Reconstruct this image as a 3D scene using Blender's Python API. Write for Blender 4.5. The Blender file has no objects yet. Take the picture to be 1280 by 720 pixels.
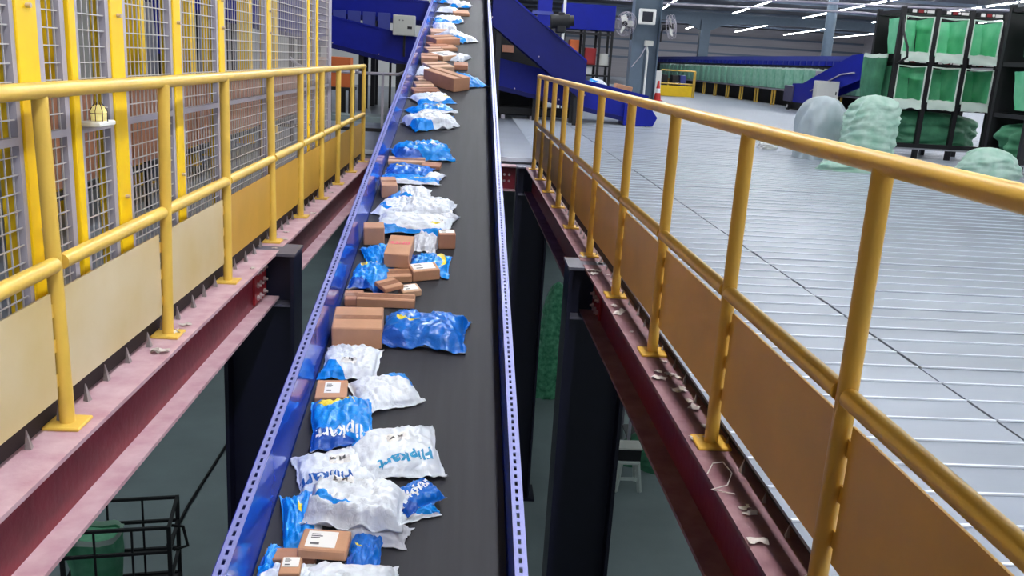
import bpy, math, random
from mathutils import Vector, Matrix, noise
random.seed(7)
SC = bpy.context.scene
COL = SC.collection

# ------------------------------------------------------------------ camera
F = 1110.746; VX = -53.0; VY = 288.889; ROLL = .06; CAM_H = 1.275
_y = Vector((VX, VY, -F)).normalized()
_v = F*F/(VY+ROLL*VX)
_z = Vector((ROLL*_v, _v, F)).normalized()
_x = _y.cross(_z)
RC = Matrix((_x, _y, _z))                     # camera space -> world
CAM = Vector((0, 0, CAM_H))
cd = bpy.data.cameras.new('camera'); cam = bpy.data.objects.new('camera', cd); COL.objects.link(cam)
cd.sensor_width = 36; cd.lens = F*36/1280; cd.clip_end = 400; cd.clip_start = .05
cam.matrix_world = Matrix.Translation(CAM) @ RC.to_4x4()
SC.camera = cam
# ------------------------------------------------------------------ light, exposure
W = bpy.data.worlds.new('world'); SC.world = W; W.use_nodes = True
W.node_tree.nodes['Background'].inputs[0].default_value = (.80, .87, 1, 1)
W.node_tree.nodes['Background'].inputs[1].default_value = .26
SC.view_settings.view_transform = 'Standard'; SC.view_settings.look = 'None'
SC.view_settings.exposure = 0.38; SC.view_settings.gamma = 1.0; SC.view_settings.use_curve_mapping = False
LAMP = 64.0                                    # radiance of the LED tubes
LAMP_NEW = 114.0                               # row over the conveyor, boosted so the rail shadow shows more

def ray(px, py): return RC @ Vector((px-640, 360-py, -F))
def onz(px, py, z=0.): d = ray(px, py); return CAM+d*((z-CAM_H)/d.z)
def ony(px, py, y): d = ray(px, py); return CAM+d*(y/d.y)
def onx(px, py, x): d = ray(px, py); return CAM+d*(x/d.x)

# ------------------------------------------------------------------ materials
def rgb(r, g, b):
    f = lambda c: (c/255/12.92) if c/255 <= .04045 else ((c/255+.055)/1.055)**2.4
    return (f(r), f(g), f(b))
def mat(name, col, rough=.5, metal=0., var=.0, vscale=6., bump=0., bscale=30., coat=0., col2=None, stretch=None, spec=.5, trans=0., thr=None):
    m = bpy.data.materials.new(name); m.use_nodes = True
    nt = m.node_tree; N = nt.nodes; L = nt.links; b = N['Principled BSDF']
    b.inputs['Base Color'].default_value = (*col, 1); b.inputs['Roughness'].default_value = rough
    b.inputs['Metallic'].default_value = metal; b.inputs['Coat Weight'].default_value = coat
    b.inputs['Specular IOR Level'].default_value = spec
    if trans: b.inputs['Transmission Weight'].default_value = trans
    tc = N.new('ShaderNodeTexCoord'); mp = N.new('ShaderNodeMapping'); L.new(tc.outputs['Object'], mp.inputs['Vector'])
    if stretch: mp.inputs['Scale'].default_value = stretch
    if var or col2:
        n = N.new('ShaderNodeTexNoise'); n.inputs['Scale'].default_value = vscale; n.inputs['Detail'].default_value = 5
        L.new(mp.outputs[0], n.inputs['Vector'])
        cr = N.new('ShaderNodeValToRGB'); L.new(n.outputs['Fac'], cr.inputs[0])
        lo = thr[0] if thr else .3; hi = thr[1] if thr else .7
        cr.color_ramp.elements[0].position = lo; cr.color_ramp.elements[1].position = hi
        a = [c*(1-var) for c in col]; c2 = col2 if col2 else [min(1, c*(1+var)) for c in col]
        if col2: a = col
        cr.color_ramp.elements[0].color = (*a, 1); cr.color_ramp.elements[1].color = (*c2, 1)
        L.new(cr.outputs[0], b.inputs['Base Color'])
    if bump:
        n = N.new('ShaderNodeTexNoise'); n.inputs['Scale'].default_value = bscale; n.inputs['Detail'].default_value = 4
        L.new(mp.outputs[0], n.inputs['Vector'])
        bp = N.new('ShaderNodeBump'); bp.inputs['Strength'].default_value = bump; bp.inputs['Distance'].default_value = .02
        L.new(n.outputs['Fac'], bp.inputs['Height']); L.new(bp.outputs[0], b.inputs['Normal'])
    return m
def emis(name, col, s):
    m = bpy.data.materials.new(name); m.use_nodes = True; nt = m.node_tree
    b = nt.nodes['Principled BSDF']; b.inputs['Base Color'].default_value = (*col, 1)
    b.inputs['Emission Color'].default_value = (*col, 1); b.inputs['Emission Strength'].default_value = s
    return m

M = dict(
 rail=mat('yellow_rail_paint', rgb(228, 188, 84), .34, var=.10, vscale=5, bump=.05, bscale=40),
 rail_r=mat('ochre_rail_paint', rgb(222, 172, 66), .36, var=.10, vscale=5, bump=.05, bscale=40),
 panel_cream=mat('cream_panel_paint', rgb(218, 200, 166), .38, var=.0, vscale=2.2, col2=rgb(206, 180, 124), bump=.03, bscale=8),
 panel_ochre=mat('ochre_panel_paint', rgb(206, 156, 58), .42, var=.10, vscale=2.5, bump=.03, bscale=8),
 panel_right=mat('ochre_panel_paint_worn', rgb(226, 172, 66), .45, var=.10, vscale=2.5, bump=.03, bscale=8),
 fence_y=mat('fence_yellow', rgb(252, 205, 10), .38, var=.05),
 fence_g=mat('fence_grey', rgb(178, 172, 184), .45, .2, var=.06),
 wire=mat('galvanised_wire', rgb(205, 200, 200), .4, .5),
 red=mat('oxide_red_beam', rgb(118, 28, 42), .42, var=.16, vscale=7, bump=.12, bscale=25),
 redtop=mat('dusty_red_flange', rgb(184, 140, 150), .6, col2=rgb(206, 174, 180), vscale=9, bump=.1),  # paleness of the lit flanges is put into this colour
 redtop_r=mat('grimy_red_flange', rgb(116, 74, 82), .65, col2=rgb(146, 108, 112), vscale=9, bump=.15),
 redplate=mat('red_fin_plate', rgb(140, 14, 26), .5, var=.1),
 navy=mat('dark_navy_column', rgb(14, 14, 40), .45, var=.15),
 colgrey=mat('column_plate_grey', rgb(92, 90, 104), .5, var=.12),
 bolt=mat('zinc_bolt', rgb(205, 190, 190), .3, .6),
 deck=mat('galvanised_deck', rgb(132, 139, 152), .34, .1, var=.13, vscale=1.6, bump=.05, bscale=6, stretch=(.4, 3, 1)),
 decklip=mat('deck_seam', rgb(214, 220, 230), .3, .1),
 dark=mat('black_steel', rgb(24, 22, 26), .5),
 black=mat('matt_black', (.006, .006, .008), .7),
 darkgap=mat('deck_end_shade', rgb(46, 34, 34), .8),
 concrete=mat('ground_concrete', rgb(128, 142, 144), .55, var=.16, vscale=.8, bump=.05, bscale=12),
 guard=mat('gloss_blue_guard', rgb(44, 84, 214), .2, coat=.5, var=.05),
 lav=mat('lavender_flange', rgb(138, 142, 206), .45, .1),
 belt=mat('rubber_belt', rgb(52, 51, 56), .62, spec=.3, var=.12, vscale=3, stretch=(6, .3, 1), bump=.04, bscale=90),
 eq=mat('machine_blue', rgb(14, 30, 150), .42, var=.07, spec=.3),
 eq2=mat('machine_blue_dark', rgb(14, 22, 104), .45, var=.07, spec=.3),
 eqp=mat('sorter_blue_violet', rgb(66, 76, 158), .4, var=.06),
 white=mat('white_paint', rgb(232, 232, 228), .45, var=.03),
 offw=mat('off_white_box', rgb(206, 206, 198), .5, var=.03),
 steel=mat('steel_column_grey', rgb(96, 112, 128), .45, .2, var=.06),
 steel_d=mat('steel_dark', rgb(64, 76, 90), .5, .2, var=.06),
 roof=mat('roof_sheet', rgb(58, 60, 72), .6, .2, var=.08, vscale=.6, stretch=(4, .3, 1)),
 purlin=mat('purlin_grey', rgb(110, 122, 140), .5, .2),
 hallwall=mat('hall_wall_sheet', rgb(176, 172, 178), .6, var=.1, vscale=1.2, stretch=(.1, 1, 5)),
 partition=mat('partition_white', rgb(226, 226, 222), .6, var=.06, vscale=.8),
 brown=mat('brown_board', rgb(168, 112, 80), .35, var=.16, vscale=3, stretch=(1, 9, .4), bump=.1),
 carton=mat('kraft_carton', rgb(198, 146, 112), .62, var=.07, vscale=9, bump=.05, bscale=60),
 carton2=mat('kraft_carton_pinkish', rgb(186, 130, 102), .62, var=.07, vscale=9, bump=.05, bscale=60),
 carton3=mat('kraft_carton_pale', rgb(214, 172, 140), .62, var=.06, vscale=9, bump=.05, bscale=60),
 tape=mat('brown_tape', rgb(158, 112, 88), .25, var=.15, vscale=30),
 sticker=mat('white_sticker', rgb(240, 236, 232), .5),
 ink=mat('grey_ink', rgb(96, 92, 94), .6),
 pinkink=mat('pink_ink', rgb(226, 96, 118), .6),
 txt_blue=mat('print_blue', rgb(30, 96, 176), .4),
 txt_cyan=mat('print_cyan', rgb(40, 150, 200), .4),
 txt_white=mat('print_white', rgb(236, 240, 244), .4),
 yellowp=mat('print_yellow', rgb(240, 214, 60), .4),
 silver=mat('mailer_lining', rgb(176, 174, 184), .35, var=.1, vscale=8, bump=.3, bscale=9),
 green=mat('green_sack', rgb(72, 160, 112), .55, col2=rgb(120, 196, 156), vscale=5, bump=.25, bscale=10),
 green_d=mat('dark_green_sack', rgb(44, 104, 76), .55, col2=rgb(72, 140, 104), vscale=5, bump=.3, bscale=8),
 mint=mat('pale_mint_sack', rgb(142, 188, 168), .5, col2=rgb(190, 214, 202), vscale=6, bump=.3, bscale=12),
 rim=mat('sack_rim_white', rgb(214, 230, 218), .5),
 conered=mat('cone_red', rgb(206, 44, 40), .45),
 conew=mat('cone_white', rgb(236, 236, 236), .45),
 amber=emis('amber_beacon', (1, .86, .35), .25),
 tube=emis('led_tube', (.93, .97, 1), LAMP),
 tube_new=emis('led_tube_new', (.93, .97, 1), LAMP_NEW),
 housing=mat('lamp_housing', rgb(200, 204, 210), .4),
 screen=mat('dark_screen', rgb(40, 42, 50), .15),
 greybox=mat('grey_cabinet', rgb(150, 152, 158), .5, var=.05),
 stool=mat('plastic_stool', rgb(196, 206, 200), .45),
 orange=mat('orange_goods', rgb(216, 110, 54), .6),
 redgoods=mat('red_goods', rgb(160, 40, 40), .6),
 tarp=mat('green_netting', rgb(40, 130, 90), .4, col2=rgb(110, 196, 150), vscale=14, bump=.5, bscale=16),
 debris=mat('paper_debris', rgb(198, 186, 180), .8),
)
# deck sheets: tonal patches run on from sheet to sheet, each sheet a touch lighter or darker
nt = M['deck'].node_tree; geo = nt.nodes.new('ShaderNodeNewGeometry'); oi = nt.nodes.new('ShaderNodeObjectInfo')
for n in nt.nodes:
    if n.type == 'MAPPING': nt.links.new(geo.outputs['Position'], n.inputs['Vector']); n.inputs['Scale'].default_value = (.35, 1.1, 1)
bs = nt.nodes['Principled BSDF']; src = bs.inputs['Base Color'].links[0].from_socket
mr = nt.nodes.new('ShaderNodeMapRange'); mr.inputs[3].default_value = .9; mr.inputs[4].default_value = 1.06; nt.links.new(oi.outputs['Random'], mr.inputs[0])
hs = nt.nodes.new('ShaderNodeHueSaturation'); nt.links.new(src, hs.inputs['Color']); nt.links.new(mr.outputs[0], hs.inputs['Value']); nt.links.new(hs.outputs[0], bs.inputs['Base Color'])
# --- printed poly mailers: white film with a blue swoosh, or blue film with a yellow swoosh (pattern in UV space)
def mailer(name, base, patch, kind, ph, accent=None):
    m = bpy.data.materials.new(name); m.use_nodes = True; nt = m.node_tree; N = nt.nodes; L = nt.links
    b = N['Principled BSDF']; b.inputs['Roughness'].default_value = .3; b.inputs['Coat Weight'].default_value = .25
    uv = N.new('ShaderNodeUVMap'); sp = N.new('ShaderNodeSeparateXYZ'); L.new(uv.outputs[0], sp.inputs[0])
    def math_(op, a, c=None, v=None):
        n = N.new('ShaderNodeMath'); n.operation = op
        if hasattr(a, 'default_value'): L.new(a, n.inputs[0])
        else: n.inputs[0].default_value = a
        if c is not None:
            if hasattr(c, 'default_value'): L.new(c, n.inputs[1])
            else: n.inputs[1].default_value = c
        return n.outputs[0]
    U, V = sp.outputs[0], sp.outputs[1]
    # wavy edge: v < a + .12 sin(5u+ph) - slope*u
    wave = math_('MULTIPLY', math_('SINE', math_('ADD', math_('MULTIPLY', U, 5.2), ph)), .10)
    if kind == 'corner':
        edge = math_('ADD', wave, math_('MULTIPLY_ADD', U, -.75)) if False else math_('ADD', wave, math_('SUBTRACT', .38, math_('MULTIPLY', U, .75)))
    elif kind == 'band':
        edge = math_('ADD', wave, .16)
    else:
        edge = math_('ADD', wave, -.5)
    f = math_('LESS_THAN', V, edge)
    mx = N.new('ShaderNodeMix'); mx.data_type = 'RGBA'; L.new(f, mx.inputs[0])
    mx.inputs[6].default_value = (*base, 1); mx.inputs[7].default_value = (*patch, 1)
    out = mx.outputs[2]
    if accent:
        # emblem: a blob with a tapering wavy tail
        du = math_('SUBTRACT', U, accent[1]); dv = math_('SUBTRACT', V, accent[2])
        r = math_('SQRT', math_('ADD', math_('MULTIPLY', du, du), math_('MULTIPLY', dv, dv)))
        ring = math_('LESS_THAN', math_('ADD', r, math_('MULTIPLY', math_('SINE', math_('MULTIPLY', V, 23)), .02)), accent[3])
        wv = math_('MULTIPLY', math_('SINE', math_('MULTIPLY', du, 6.5)), accent[4])
        wid = math_('MULTIPLY', math_('SUBTRACT', accent[5], du), accent[3]*.9/accent[5])
        tail = math_('LESS_THAN', math_('ABSOLUTE', math_('SUBTRACT', dv, wv)), wid)
        half = math_('MULTIPLY', tail, math_('GREATER_THAN', du, 0.))
        half = math_('MULTIPLY', half, math_('LESS_THAN', du, accent[5]))
        ring = math_('MAXIMUM', ring, half); half = math_('GREATER_THAN', math_('ADD', dv, math_('MULTIPLY', du, .4)), -accent[3]*.75)
        g = math_('MULTIPLY', ring, half)
        m2 = N.new('ShaderNodeMix'); m2.data_type = 'RGBA'; L.new(g, m2.inputs[0]); L.new(out, m2.inputs[6])
        m2.inputs[7].default_value = (*accent[0], 1); out = m2.outputs[2]
    L.new(out, b.inputs['Base Color'])
    tc = N.new('ShaderNodeTexCoord'); n = N.new('ShaderNodeTexNoise'); n.inputs['Scale'].default_value = 13; n.inputs['Detail'].default_value = 3; n.inputs['Distortion'].default_value = 1.2
    L.new(tc.outputs['Object'], n.inputs['Vector'])
    bp = N.new('ShaderNodeBump'); bp.inputs['Strength'].default_value = .45; bp.inputs['Distance'].default_value = .02
    L.new(n.outputs['Fac'], bp.inputs['Height']); L.new(bp.outputs[0], b.inputs['Normal'])
    return m
WHT = rgb(226, 230, 238); BLU = rgb(0, 140, 230); DBL = rgb(10, 80, 178); YEL = rgb(240, 214, 60)
BAGM = {
 'w0': mailer('white_mailer_plain', WHT, BLU, 'none', 0.),
 'w1': mailer('white_mailer_corner', WHT, BLU, 'corner', .6),
 'w2': mailer('white_mailer_band', WHT, BLU, 'band', 2.0, (YEL, .75, .3, .05, .03, .12)),
 'w3': mailer('white_mailer_emblem', WHT, DBL, 'none', .5, (BLU, .16, .30, .12, -.12, .34)),
 'g0': mailer('grey_white_mailer', rgb(206, 206, 214), rgb(150, 150, 170), 'none', .2),
 'b0': mailer('blue_mailer_plain', BLU, DBL, 'corner', .2),
 'b1': mailer('blue_mailer_yellow', BLU, DBL, 'band', 1.1, (YEL, .22, .76, .10, .12, .5)),
 'b2': mailer('blue_mailer_emblem', rgb(16, 108, 204), DBL, 'corner', 2.2, (YEL, .26, .52, .07, -.06, .2)),
 'b3': mailer('blue_mailer_white_edge', BLU, WHT, 'band', .8, (YEL, .62, .5, .06, .05, .16)),
}

# ------------------------------------------------------------------ mesh building
class MB:
    def __init__(s): s.v = []; s.f = []; s.m = []; s.mi = 0; s.sm = []
    def add(s, vs, fs, smooth=False):
        o = len(s.v); s.v += [tuple(v) for v in vs]
        for f in fs: s.f.append(tuple(i+o for i in f)); s.m.append(s.mi); s.sm.append(smooth)
    def box(s, a, b, mtx=None):
        x0, y0, z0 = a; x1, y1, z1 = b
        vs = [Vector(p) for p in ((x0, y0, z0), (x1, y0, z0), (x1, y1, z0), (x0, y1, z0), (x0, y0, z1), (x1, y0, z1), (x1, y1, z1), (x0, y1, z1))]
        if mtx: vs = [mtx @ v for v in vs]
        s.add(vs, [(0, 3, 2, 1), (4, 5, 6, 7), (0, 1, 5, 4), (1, 2, 6, 5), (2, 3, 7, 6), (3, 0, 4, 7)]); return s
    def cbox(s, a, b, c, mtx=None):
        """box with chamfered edges"""
        ctr = [(a[i]+b[i])/2 for i in range(3)]; h = [(b[i]-a[i])/2 for i in range(3)]; c = min(c, min(h)*.9)
        vs = []; idx = {}
        for sx in (-1, 1):
            for sy in (-1, 1):
                for sz in (-1, 1):
                    for ax in range(3):
                        p = [sx*(h[0]-(c if ax != 0 else 0)), sy*(h[1]-(c if ax != 1 else 0)), sz*(h[2]-(c if ax != 2 else 0))]
                        idx[(sx, sy, sz, ax)] = len(vs); vs.append(Vector([ctr[i]+p[i] for i in range(3)]))
        fs = []
        for ax in range(3):
            o = [i for i in range(3) if i != ax]
            for sg in (-1, 1):
                q = []
                for s1, s2 in ((-1, -1), (1, -1), (1, 1), (-1, 1)):
                    k = [0, 0, 0]; k[ax] = sg; k[o[0]] = s1; k[o[1]] = s2; q.append(idx[(*k, ax)])
                flip = (sg > 0) if ax != 1 else (sg < 0)
                fs.append(q if flip else q[::-1])
        for ax in range(3):       # edges parallel to ax
            o = [i for i in range(3) if i != ax]
            for s1 in (-1, 1):
                for s2 in (-1, 1):
                    k1 = [0, 0, 0]; k2 = [0, 0, 0]; k1[ax] = -1; k2[ax] = 1
                    for k in (k1, k2): k[o[0]] = s1; k[o[1]] = s2
                    q = [idx[(*k1, o[0])], idx[(*k2, o[0])], idx[(*k2, o[1])], idx[(*k1, o[1])]]
                    fs.append(q)
        for sx in (-1, 1):
            for sy in (-1, 1):
                for sz in (-1, 1): fs.append([idx[(sx, sy, sz, 0)], idx[(sx, sy, sz, 1)], idx[(sx, sy, sz, 2)]])
        cc = Vector(ctr); out = []
        for f in fs:
            n = (vs[f[1]]-vs[f[0]]).cross(vs[f[2]]-vs[f[0]]); m = sum((vs[i] for i in f), Vector())/len(f)-cc
            out.append(tuple(f) if n.dot(m) > 0 else tuple(f[::-1]))
        if mtx: vs = [mtx @ v for v in vs]
        s.add(vs, out); return s
    def bar(s, p, q, w, h=None, up=(0, 0, 1)):
        p = Vector(p); q = Vector(q); d = q-p; L = d.length; d.normalize(); h = h or w
        sd = d.cross(Vector(up)); 
        if sd.length < 1e-5: sd = d.cross(Vector((1, 0, 0)))
        sd.normalize(); u = sd.cross(d)
        m = Matrix((sd, d, u)).transposed().to_4x4(); m.translation = p
        return s.box((-w/2, 0, -h/2), (w/2, L, h/2), m)
    def tube(s, pts, r, seg=10, cap=True, rs=None):
        pts = [Vector(p) for p in pts]; n = len(pts); vs = []; fs = []; pu = None
        for i, p in enumerate(pts):
            t = (pts[min(i+1, n-1)]-pts[max(i-1, 0)]).normalized()
            if pu is None:
                pu = t.orthogonal().normalized()
                if abs(t.z) < .9: pu = (Vector((0, 0, 1))-t*t.z).normalized()
            u = (pu-t*pu.dot(t)).normalized(); pu = u; w = t.cross(u); rr = rs[i] if rs else r
            for k in range(seg):
                a = 2*math.pi*k/seg; vs.append(p+u*math.cos(a)*rr+w*math.sin(a)*rr)
        for i in range(n-1):
            for k in range(seg):
                a = i*seg+k; b = i*seg+(k+1) % seg; fs.append((a, b, b+seg, a+seg))
        s.add(vs, fs, True)
        if cap: s.add([vs[k] for k in range(seg)], [tuple(range(seg))[::-1]]); s.add([vs[(n-1)*seg+k] for k in range(seg)], [tuple(range(seg))])
        return s
    def prism(s, poly, y0, y1, mtx=None):
        """poly in (x,z), extruded along y"""
        n = len(poly); vs = [Vector((x, y0, z)) for x, z in poly]+[Vector((x, y1, z)) for x, z in poly]
        if mtx: vs = [mtx @ v for v in vs]
        s.add(vs, [tuple(range(n)), tuple(range(n, 2*n))[::-1]]+[((i+1) % n, i, i+n, (i+1) % n+n) for i in range(n)]); return s
    def lathe(s, prof, seg=20, c=(0, 0, 0)):
        vs = []; fs = []; n = len(prof)
        for r, z in prof:
            for k in range(seg):
                a = 2*math.pi*k/seg; vs.append((c[0]+r*math.cos(a), c[1]+r*math.sin(a), c[2]+z))
        for i in range(n-1):
            for k in range(seg): a = i*seg+k; b = i*seg+(k+1) % seg; fs.append((a, b, b+seg, a+seg))
        s.add(vs, fs, True); return s
    def mesh(s, name, mats):
        me = bpy.data.meshes.new(name); me.from_pydata(s.v, [], s.f)
        for m in (mats if isinstance(mats, (list, tuple)) else [mats]): me.materials.append(m)
        me.polygons.foreach_set('material_index', s.m); me.polygons.foreach_set('use_smooth', s.sm); me.update(); return me
    def build(s, name, mats, parent=None, **kw): return link(name, s.mesh(name, mats), parent, **kw)
def link(name, me, parent=None, label=None, cat=None, group=None, kind=None, mtx=None):
    o = bpy.data.objects.new(name, me); COL.objects.link(o)
    if parent: o.parent = parent
    if mtx is not None: o.matrix_local = mtx
    for k, v in (('label', label), ('category', cat), ('group', group), ('kind', kind)):
        if v: o[k] = v
    return o
def empty(name, loc=(0, 0, 0), label=None, cat=None, group=None, kind=None, mtx=None):
    o = link(name, None, None, label, cat, group, kind)
    if mtx is not None: o.matrix_world = mtx
    else: o.location = loc
    return o
def T(x, y, z, rz=0): return Matrix.Translation((x, y, z)) @ Matrix.Rotation(rz, 4, 'Z')
def text_mesh(body, size, bold=0):
    c = bpy.data.curves.new('txt', 'FONT'); c.body = body; c.size = size; c.align_x = 'CENTER'; c.align_y = 'CENTER'; c.resolution_u = 2; c.offset = bold
    o = bpy.data.objects.new('txt', c); COL.objects.link(o); dg = bpy.context.evaluated_depsgraph_get(); dg.update()
    me = bpy.data.meshes.new_from_object(o.evaluated_get(dg)); bpy.data.objects.remove(o); bpy.data.curves.remove(c)
    import bmesh
    bm = bmesh.new(); bm.from_mesh(me); bmesh.ops.triangulate(bm, faces=bm.faces)
    for _ in range(2):
        es = [e for e in bm.edges if e.calc_length() > size*.22]
        if es: bmesh.ops.subdivide_edges(bm, edges=es, cuts=1); bmesh.ops.triangulate(bm, faces=bm.faces)
    bm.to_mesh(me); bm.free(); return me

# ================================================================== SETTING
DZ = .07                 # deck surface; steel beam tops lie at z = 0
GZ = -4.5                # ground floor below
def lx(y): return -1.325+.011*y      # left railing line
def rx(y): return .94-.010*y         # right railing line
JX = 2.03                # joint between deck sheet lengths
# ground floor
g = MB().box((-40, -15, GZ-.2), (60, 60, GZ)).build('floor', M['concrete'], kind='structure')
# deck slabs (left, right, far)
def slab(name, poly, z0=.0, z1=DZ, mt='deck'):
    mb = MB(); n = len(poly); vs = [(x, y, z0) for x, y in poly]+[(x, y, z1) for x, y in poly]
    mb.add(vs, [tuple(range(n))[::-1], tuple(range(n, 2*n))]+[(i, (i+1) % n, (i+1) % n+n, i+n) for i in range(n)])
    return mb.build(name, [M[mt]], kind='structure')
YE = 11.35               # far edge of the opening
fl_l = slab('floor_left', [(-30, -12), (lx(-12)-.07, -12), (lx(YE)-.07, YE), (-30, YE)])
# right deck: base under the planks, then a plain sheet further off
PL_Y1 = 20.6
fl_r = slab('floor_right', [(rx(-3)+.08, -3), (60, -3), (60, PL_Y1), (.957, PL_Y1), (.957, YE), (rx(YE)+.08, YE)], 0, DZ-.012, 'darkgap')
fl_b = slab('floor_back', [(-30, YE), (.957, YE), (.957, PL_Y1), (60, PL_Y1), (60, 110), (-30, 110)])
# one deck sheet = flat pan with a raised seam lip; rows run along X
PW = .2
def plank_mesh(x0, x1):
    mb = MB(); mb.mi = 0; mb.box((x0, 0, -.011), (x1, PW-.0015, 0))
    mb.mi = 1; mb.prism([(0, 0)]*0 or [(x0, 0), (x1, 0), (x1, .006), (x0, .006)], 0.001, .011)
    return mb.mesh('deck_plank', [M['deck'], M['decklip']])
pmA = plank_mesh(0, JX-.95-.012); pmB = plank_mesh(0, 4.2); pmC = plank_mesh(0, 9.0)
k = 0; y = .4
while y < PL_Y1-.1:
    xs = rx(y)+.085
    me = pmA; o = link('deck_plank', me, fl_r, mtx=T(JX-(JX-.95-.012)-.006, y, DZ)); 
    dz = random.uniform(-.002, .002)
    o2 = link('deck_plank', pmB, fl_r, mtx=T(JX+random.choice((.004, .008, .012)), y, DZ+dz))
    if y > 5: link('deck_plank', pmC, fl_r, mtx=T(JX+4.22, y, DZ-dz))
    y += PW
# far seams on the plain sheet: thin lips as one stuff part
mb = MB(); y = PL_Y1+.2
while y < 60: mb.box((rx(YE)+.1, y, DZ), (30, y+.02, DZ+.006)); y += .4
mb.build('deck_seam', M['decklip'], fl_b, kind='stuff')
# crimped deck ends standing on the steel along the left edge, and on the right
mb = MB(); mb.add([(-.004, -.009, 0), (.017, -.012, 0), (.017, .012, 0), (-.004, .009, 0), (.001, -.0015, .066), (.004, .0015, .062)], [(0, 1, 4), (1, 2, 5, 4), (2, 3, 5), (3, 0, 4, 5), (3, 2, 1, 0)])
spk = mb.mesh('rib_end', mat('crimped_deck_steel', rgb(150, 140, 140), .5, .3))
y = .6
while y < 11.1:
    link('rib_end', spk, fl_l, mtx=T(lx(y)-.04+random.uniform(-.006, .01), y, .0, random.uniform(-.25, .25)))
    y += .205
mb = MB().box((-.004, -12, 0), (.004, YE-.02, DZ-.004)); 
e = MB().prism([(-.01, .002), (.0, .002), (.0, DZ-.003), (-.01, DZ-.003)], -12, YE).build('deck_edge', M['darkgap'], fl_l)
e.matrix_local = Matrix.Translation((lx(0)-.062, 0, 0)) @ Matrix.Rotation(-.011, 4, 'Z')
y = .6
while y < 11.1:
    o = link('rib_end', spk, fl_r, mtx=T(rx(y)+.055+random.uniform(-.008, .008), y, 0, math.pi+random.uniform(-.4, .4)) @ Matrix.Scale(random.uniform(.5, .8), 4)); y += .205

# ---- steel frame: beams and columns
def ibeam(name, xc, y0, y1, slope, label, ft='redtop', h=.32, b=.2, tf=.016, tw=.012):
    root = empty(name, (xc, y0, 0), label, 'beam'); L = y1-y0
    root.rotation_euler.z = -math.atan(slope)
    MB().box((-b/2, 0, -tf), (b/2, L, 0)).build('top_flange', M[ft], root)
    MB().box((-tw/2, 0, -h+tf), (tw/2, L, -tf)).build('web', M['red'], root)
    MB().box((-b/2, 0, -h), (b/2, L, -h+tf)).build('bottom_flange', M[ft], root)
    return root
def fin(root, y, side, sx):
    """bolted fin plate on the beam web"""
    p = MB().box((side*.008, y-.16, -.285), (side*.022, y+.14, -.055)).build('fin_plate', M['redplate'], root)
    for zz in (-.09, -.17, -.25):
        for yy in (-.10, -.03, .07):
            mb = MB(); mb.tube([(side*.02, y+yy, zz), (side*.034, y+yy, zz)], .017, 6); mb.tube([(side*.034, y+yy, zz), (side*.048, y+yy, zz)], .009, 8)
            mb.build('bolt', M['bolt'], p)
bl1 = ibeam('steel_beam', lx(0)-.005, -6, 5.66, .011, 'oxide red steel beam under the cream kick panels of the yellow railing')
bl1.location = (lx(-6)-.005, -6, 0)
bl2 = ibeam('steel_beam', 0, 5.78, 10.98, .011, 'oxide red steel beam under the ochre kick panels beyond the bolted column'); bl2.location = (lx(5.78)-.005, 5.78, 0)
br1 = ibeam('steel_beam', 0, -6, 5.66, -.010, 'red steel beam littered with scraps beside the ochre railing over the open deck', 'redtop_r'); br1.location = (rx(-6)+.02, -6, 0)
br2 = ibeam('steel_beam', 0, 5.78, 10.98, -.010, 'dark red beam between two navy columns below the corrugated deck edge', 'redtop_r'); br2.location = (rx(5.78)+.02, 5.78, 0)
fin(bl1, 11.5, 1, 1); fin(br1, 11.5, -1, 1)
def hcol(x0, x1, yc, label, d=.28):
    root = empty('steel_column', ((x0+x1)/2, yc, GZ), label, 'column'); H = -GZ; w = (x1-x0)/2
    for sg in (-1, 1): MB().box((sg*w-.012, -d/2, 0), (sg*w+.012, d/2, H-.02)).build('flange', M['navy'], root)
    MB().box((-w+.012, -.008, 0), (w-.012, .008, H-.02)).build('web', M['navy'], root)
    MB().box((-w-.02, -d/2-.01, H-.02), (w+.02, d/2+.01, H-.002)).build('cap_plate', M['colgrey'], root)
    for z in (H-.36,): MB().box((-w+.012, -d/2+.02, z), (w-.012, -.008, z+.014)).build('stiffener', M['colgrey'], root)
    MB().box((-w-.08, -d/2-.08, 0), (w+.08, d/2+.08, .03)).build('base_plate', M['navy'], root)
    return root
hcol(-1.50, -1.07, 5.72, 'dark navy steel column bolted between the red beams under the cream panels')
hcol(.72, 1.13, 5.72, 'dark navy steel column beside the red beam with paper scraps')
hcol(.66, 1.06, 11.12, 'far navy steel column under the end of the ochre railing')
hcol(-1.42, -1.0, 11.12, 'far navy steel column under the end of the yellow railing by the fence')
# cross beam at the end of the opening
cb = empty('steel_beam', (0, 11.12, 0), 'short red cross beam closing the far end of the opening', 'beam')
MB().box((-.98, -.1, -.018), (.64, .1, -.002)).build('top_flange', M['redtop'], cb)
MB().box((-.98, -.006, -.3), (.64, .006, -.018)).build('web', M['red'], cb)
MB().box((-.98, -.1, -.316), (.64, .1, -.3)).build('bottom_flange', M['redtop'], cb)
for xx in (.5, .56):
    for zz in (-.12, -.2): MB().tube([(xx, -.006, zz), (xx, -.03, zz)], .016, 6).build('bolt', M['bolt'], cb)
# deck edge trim at the far end
MB().box((-1.3, YE-.03, .02), (rx(YE)+.08, YE, DZ+.004)).build('trim_1', M['decklip'], kind='structure')

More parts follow.
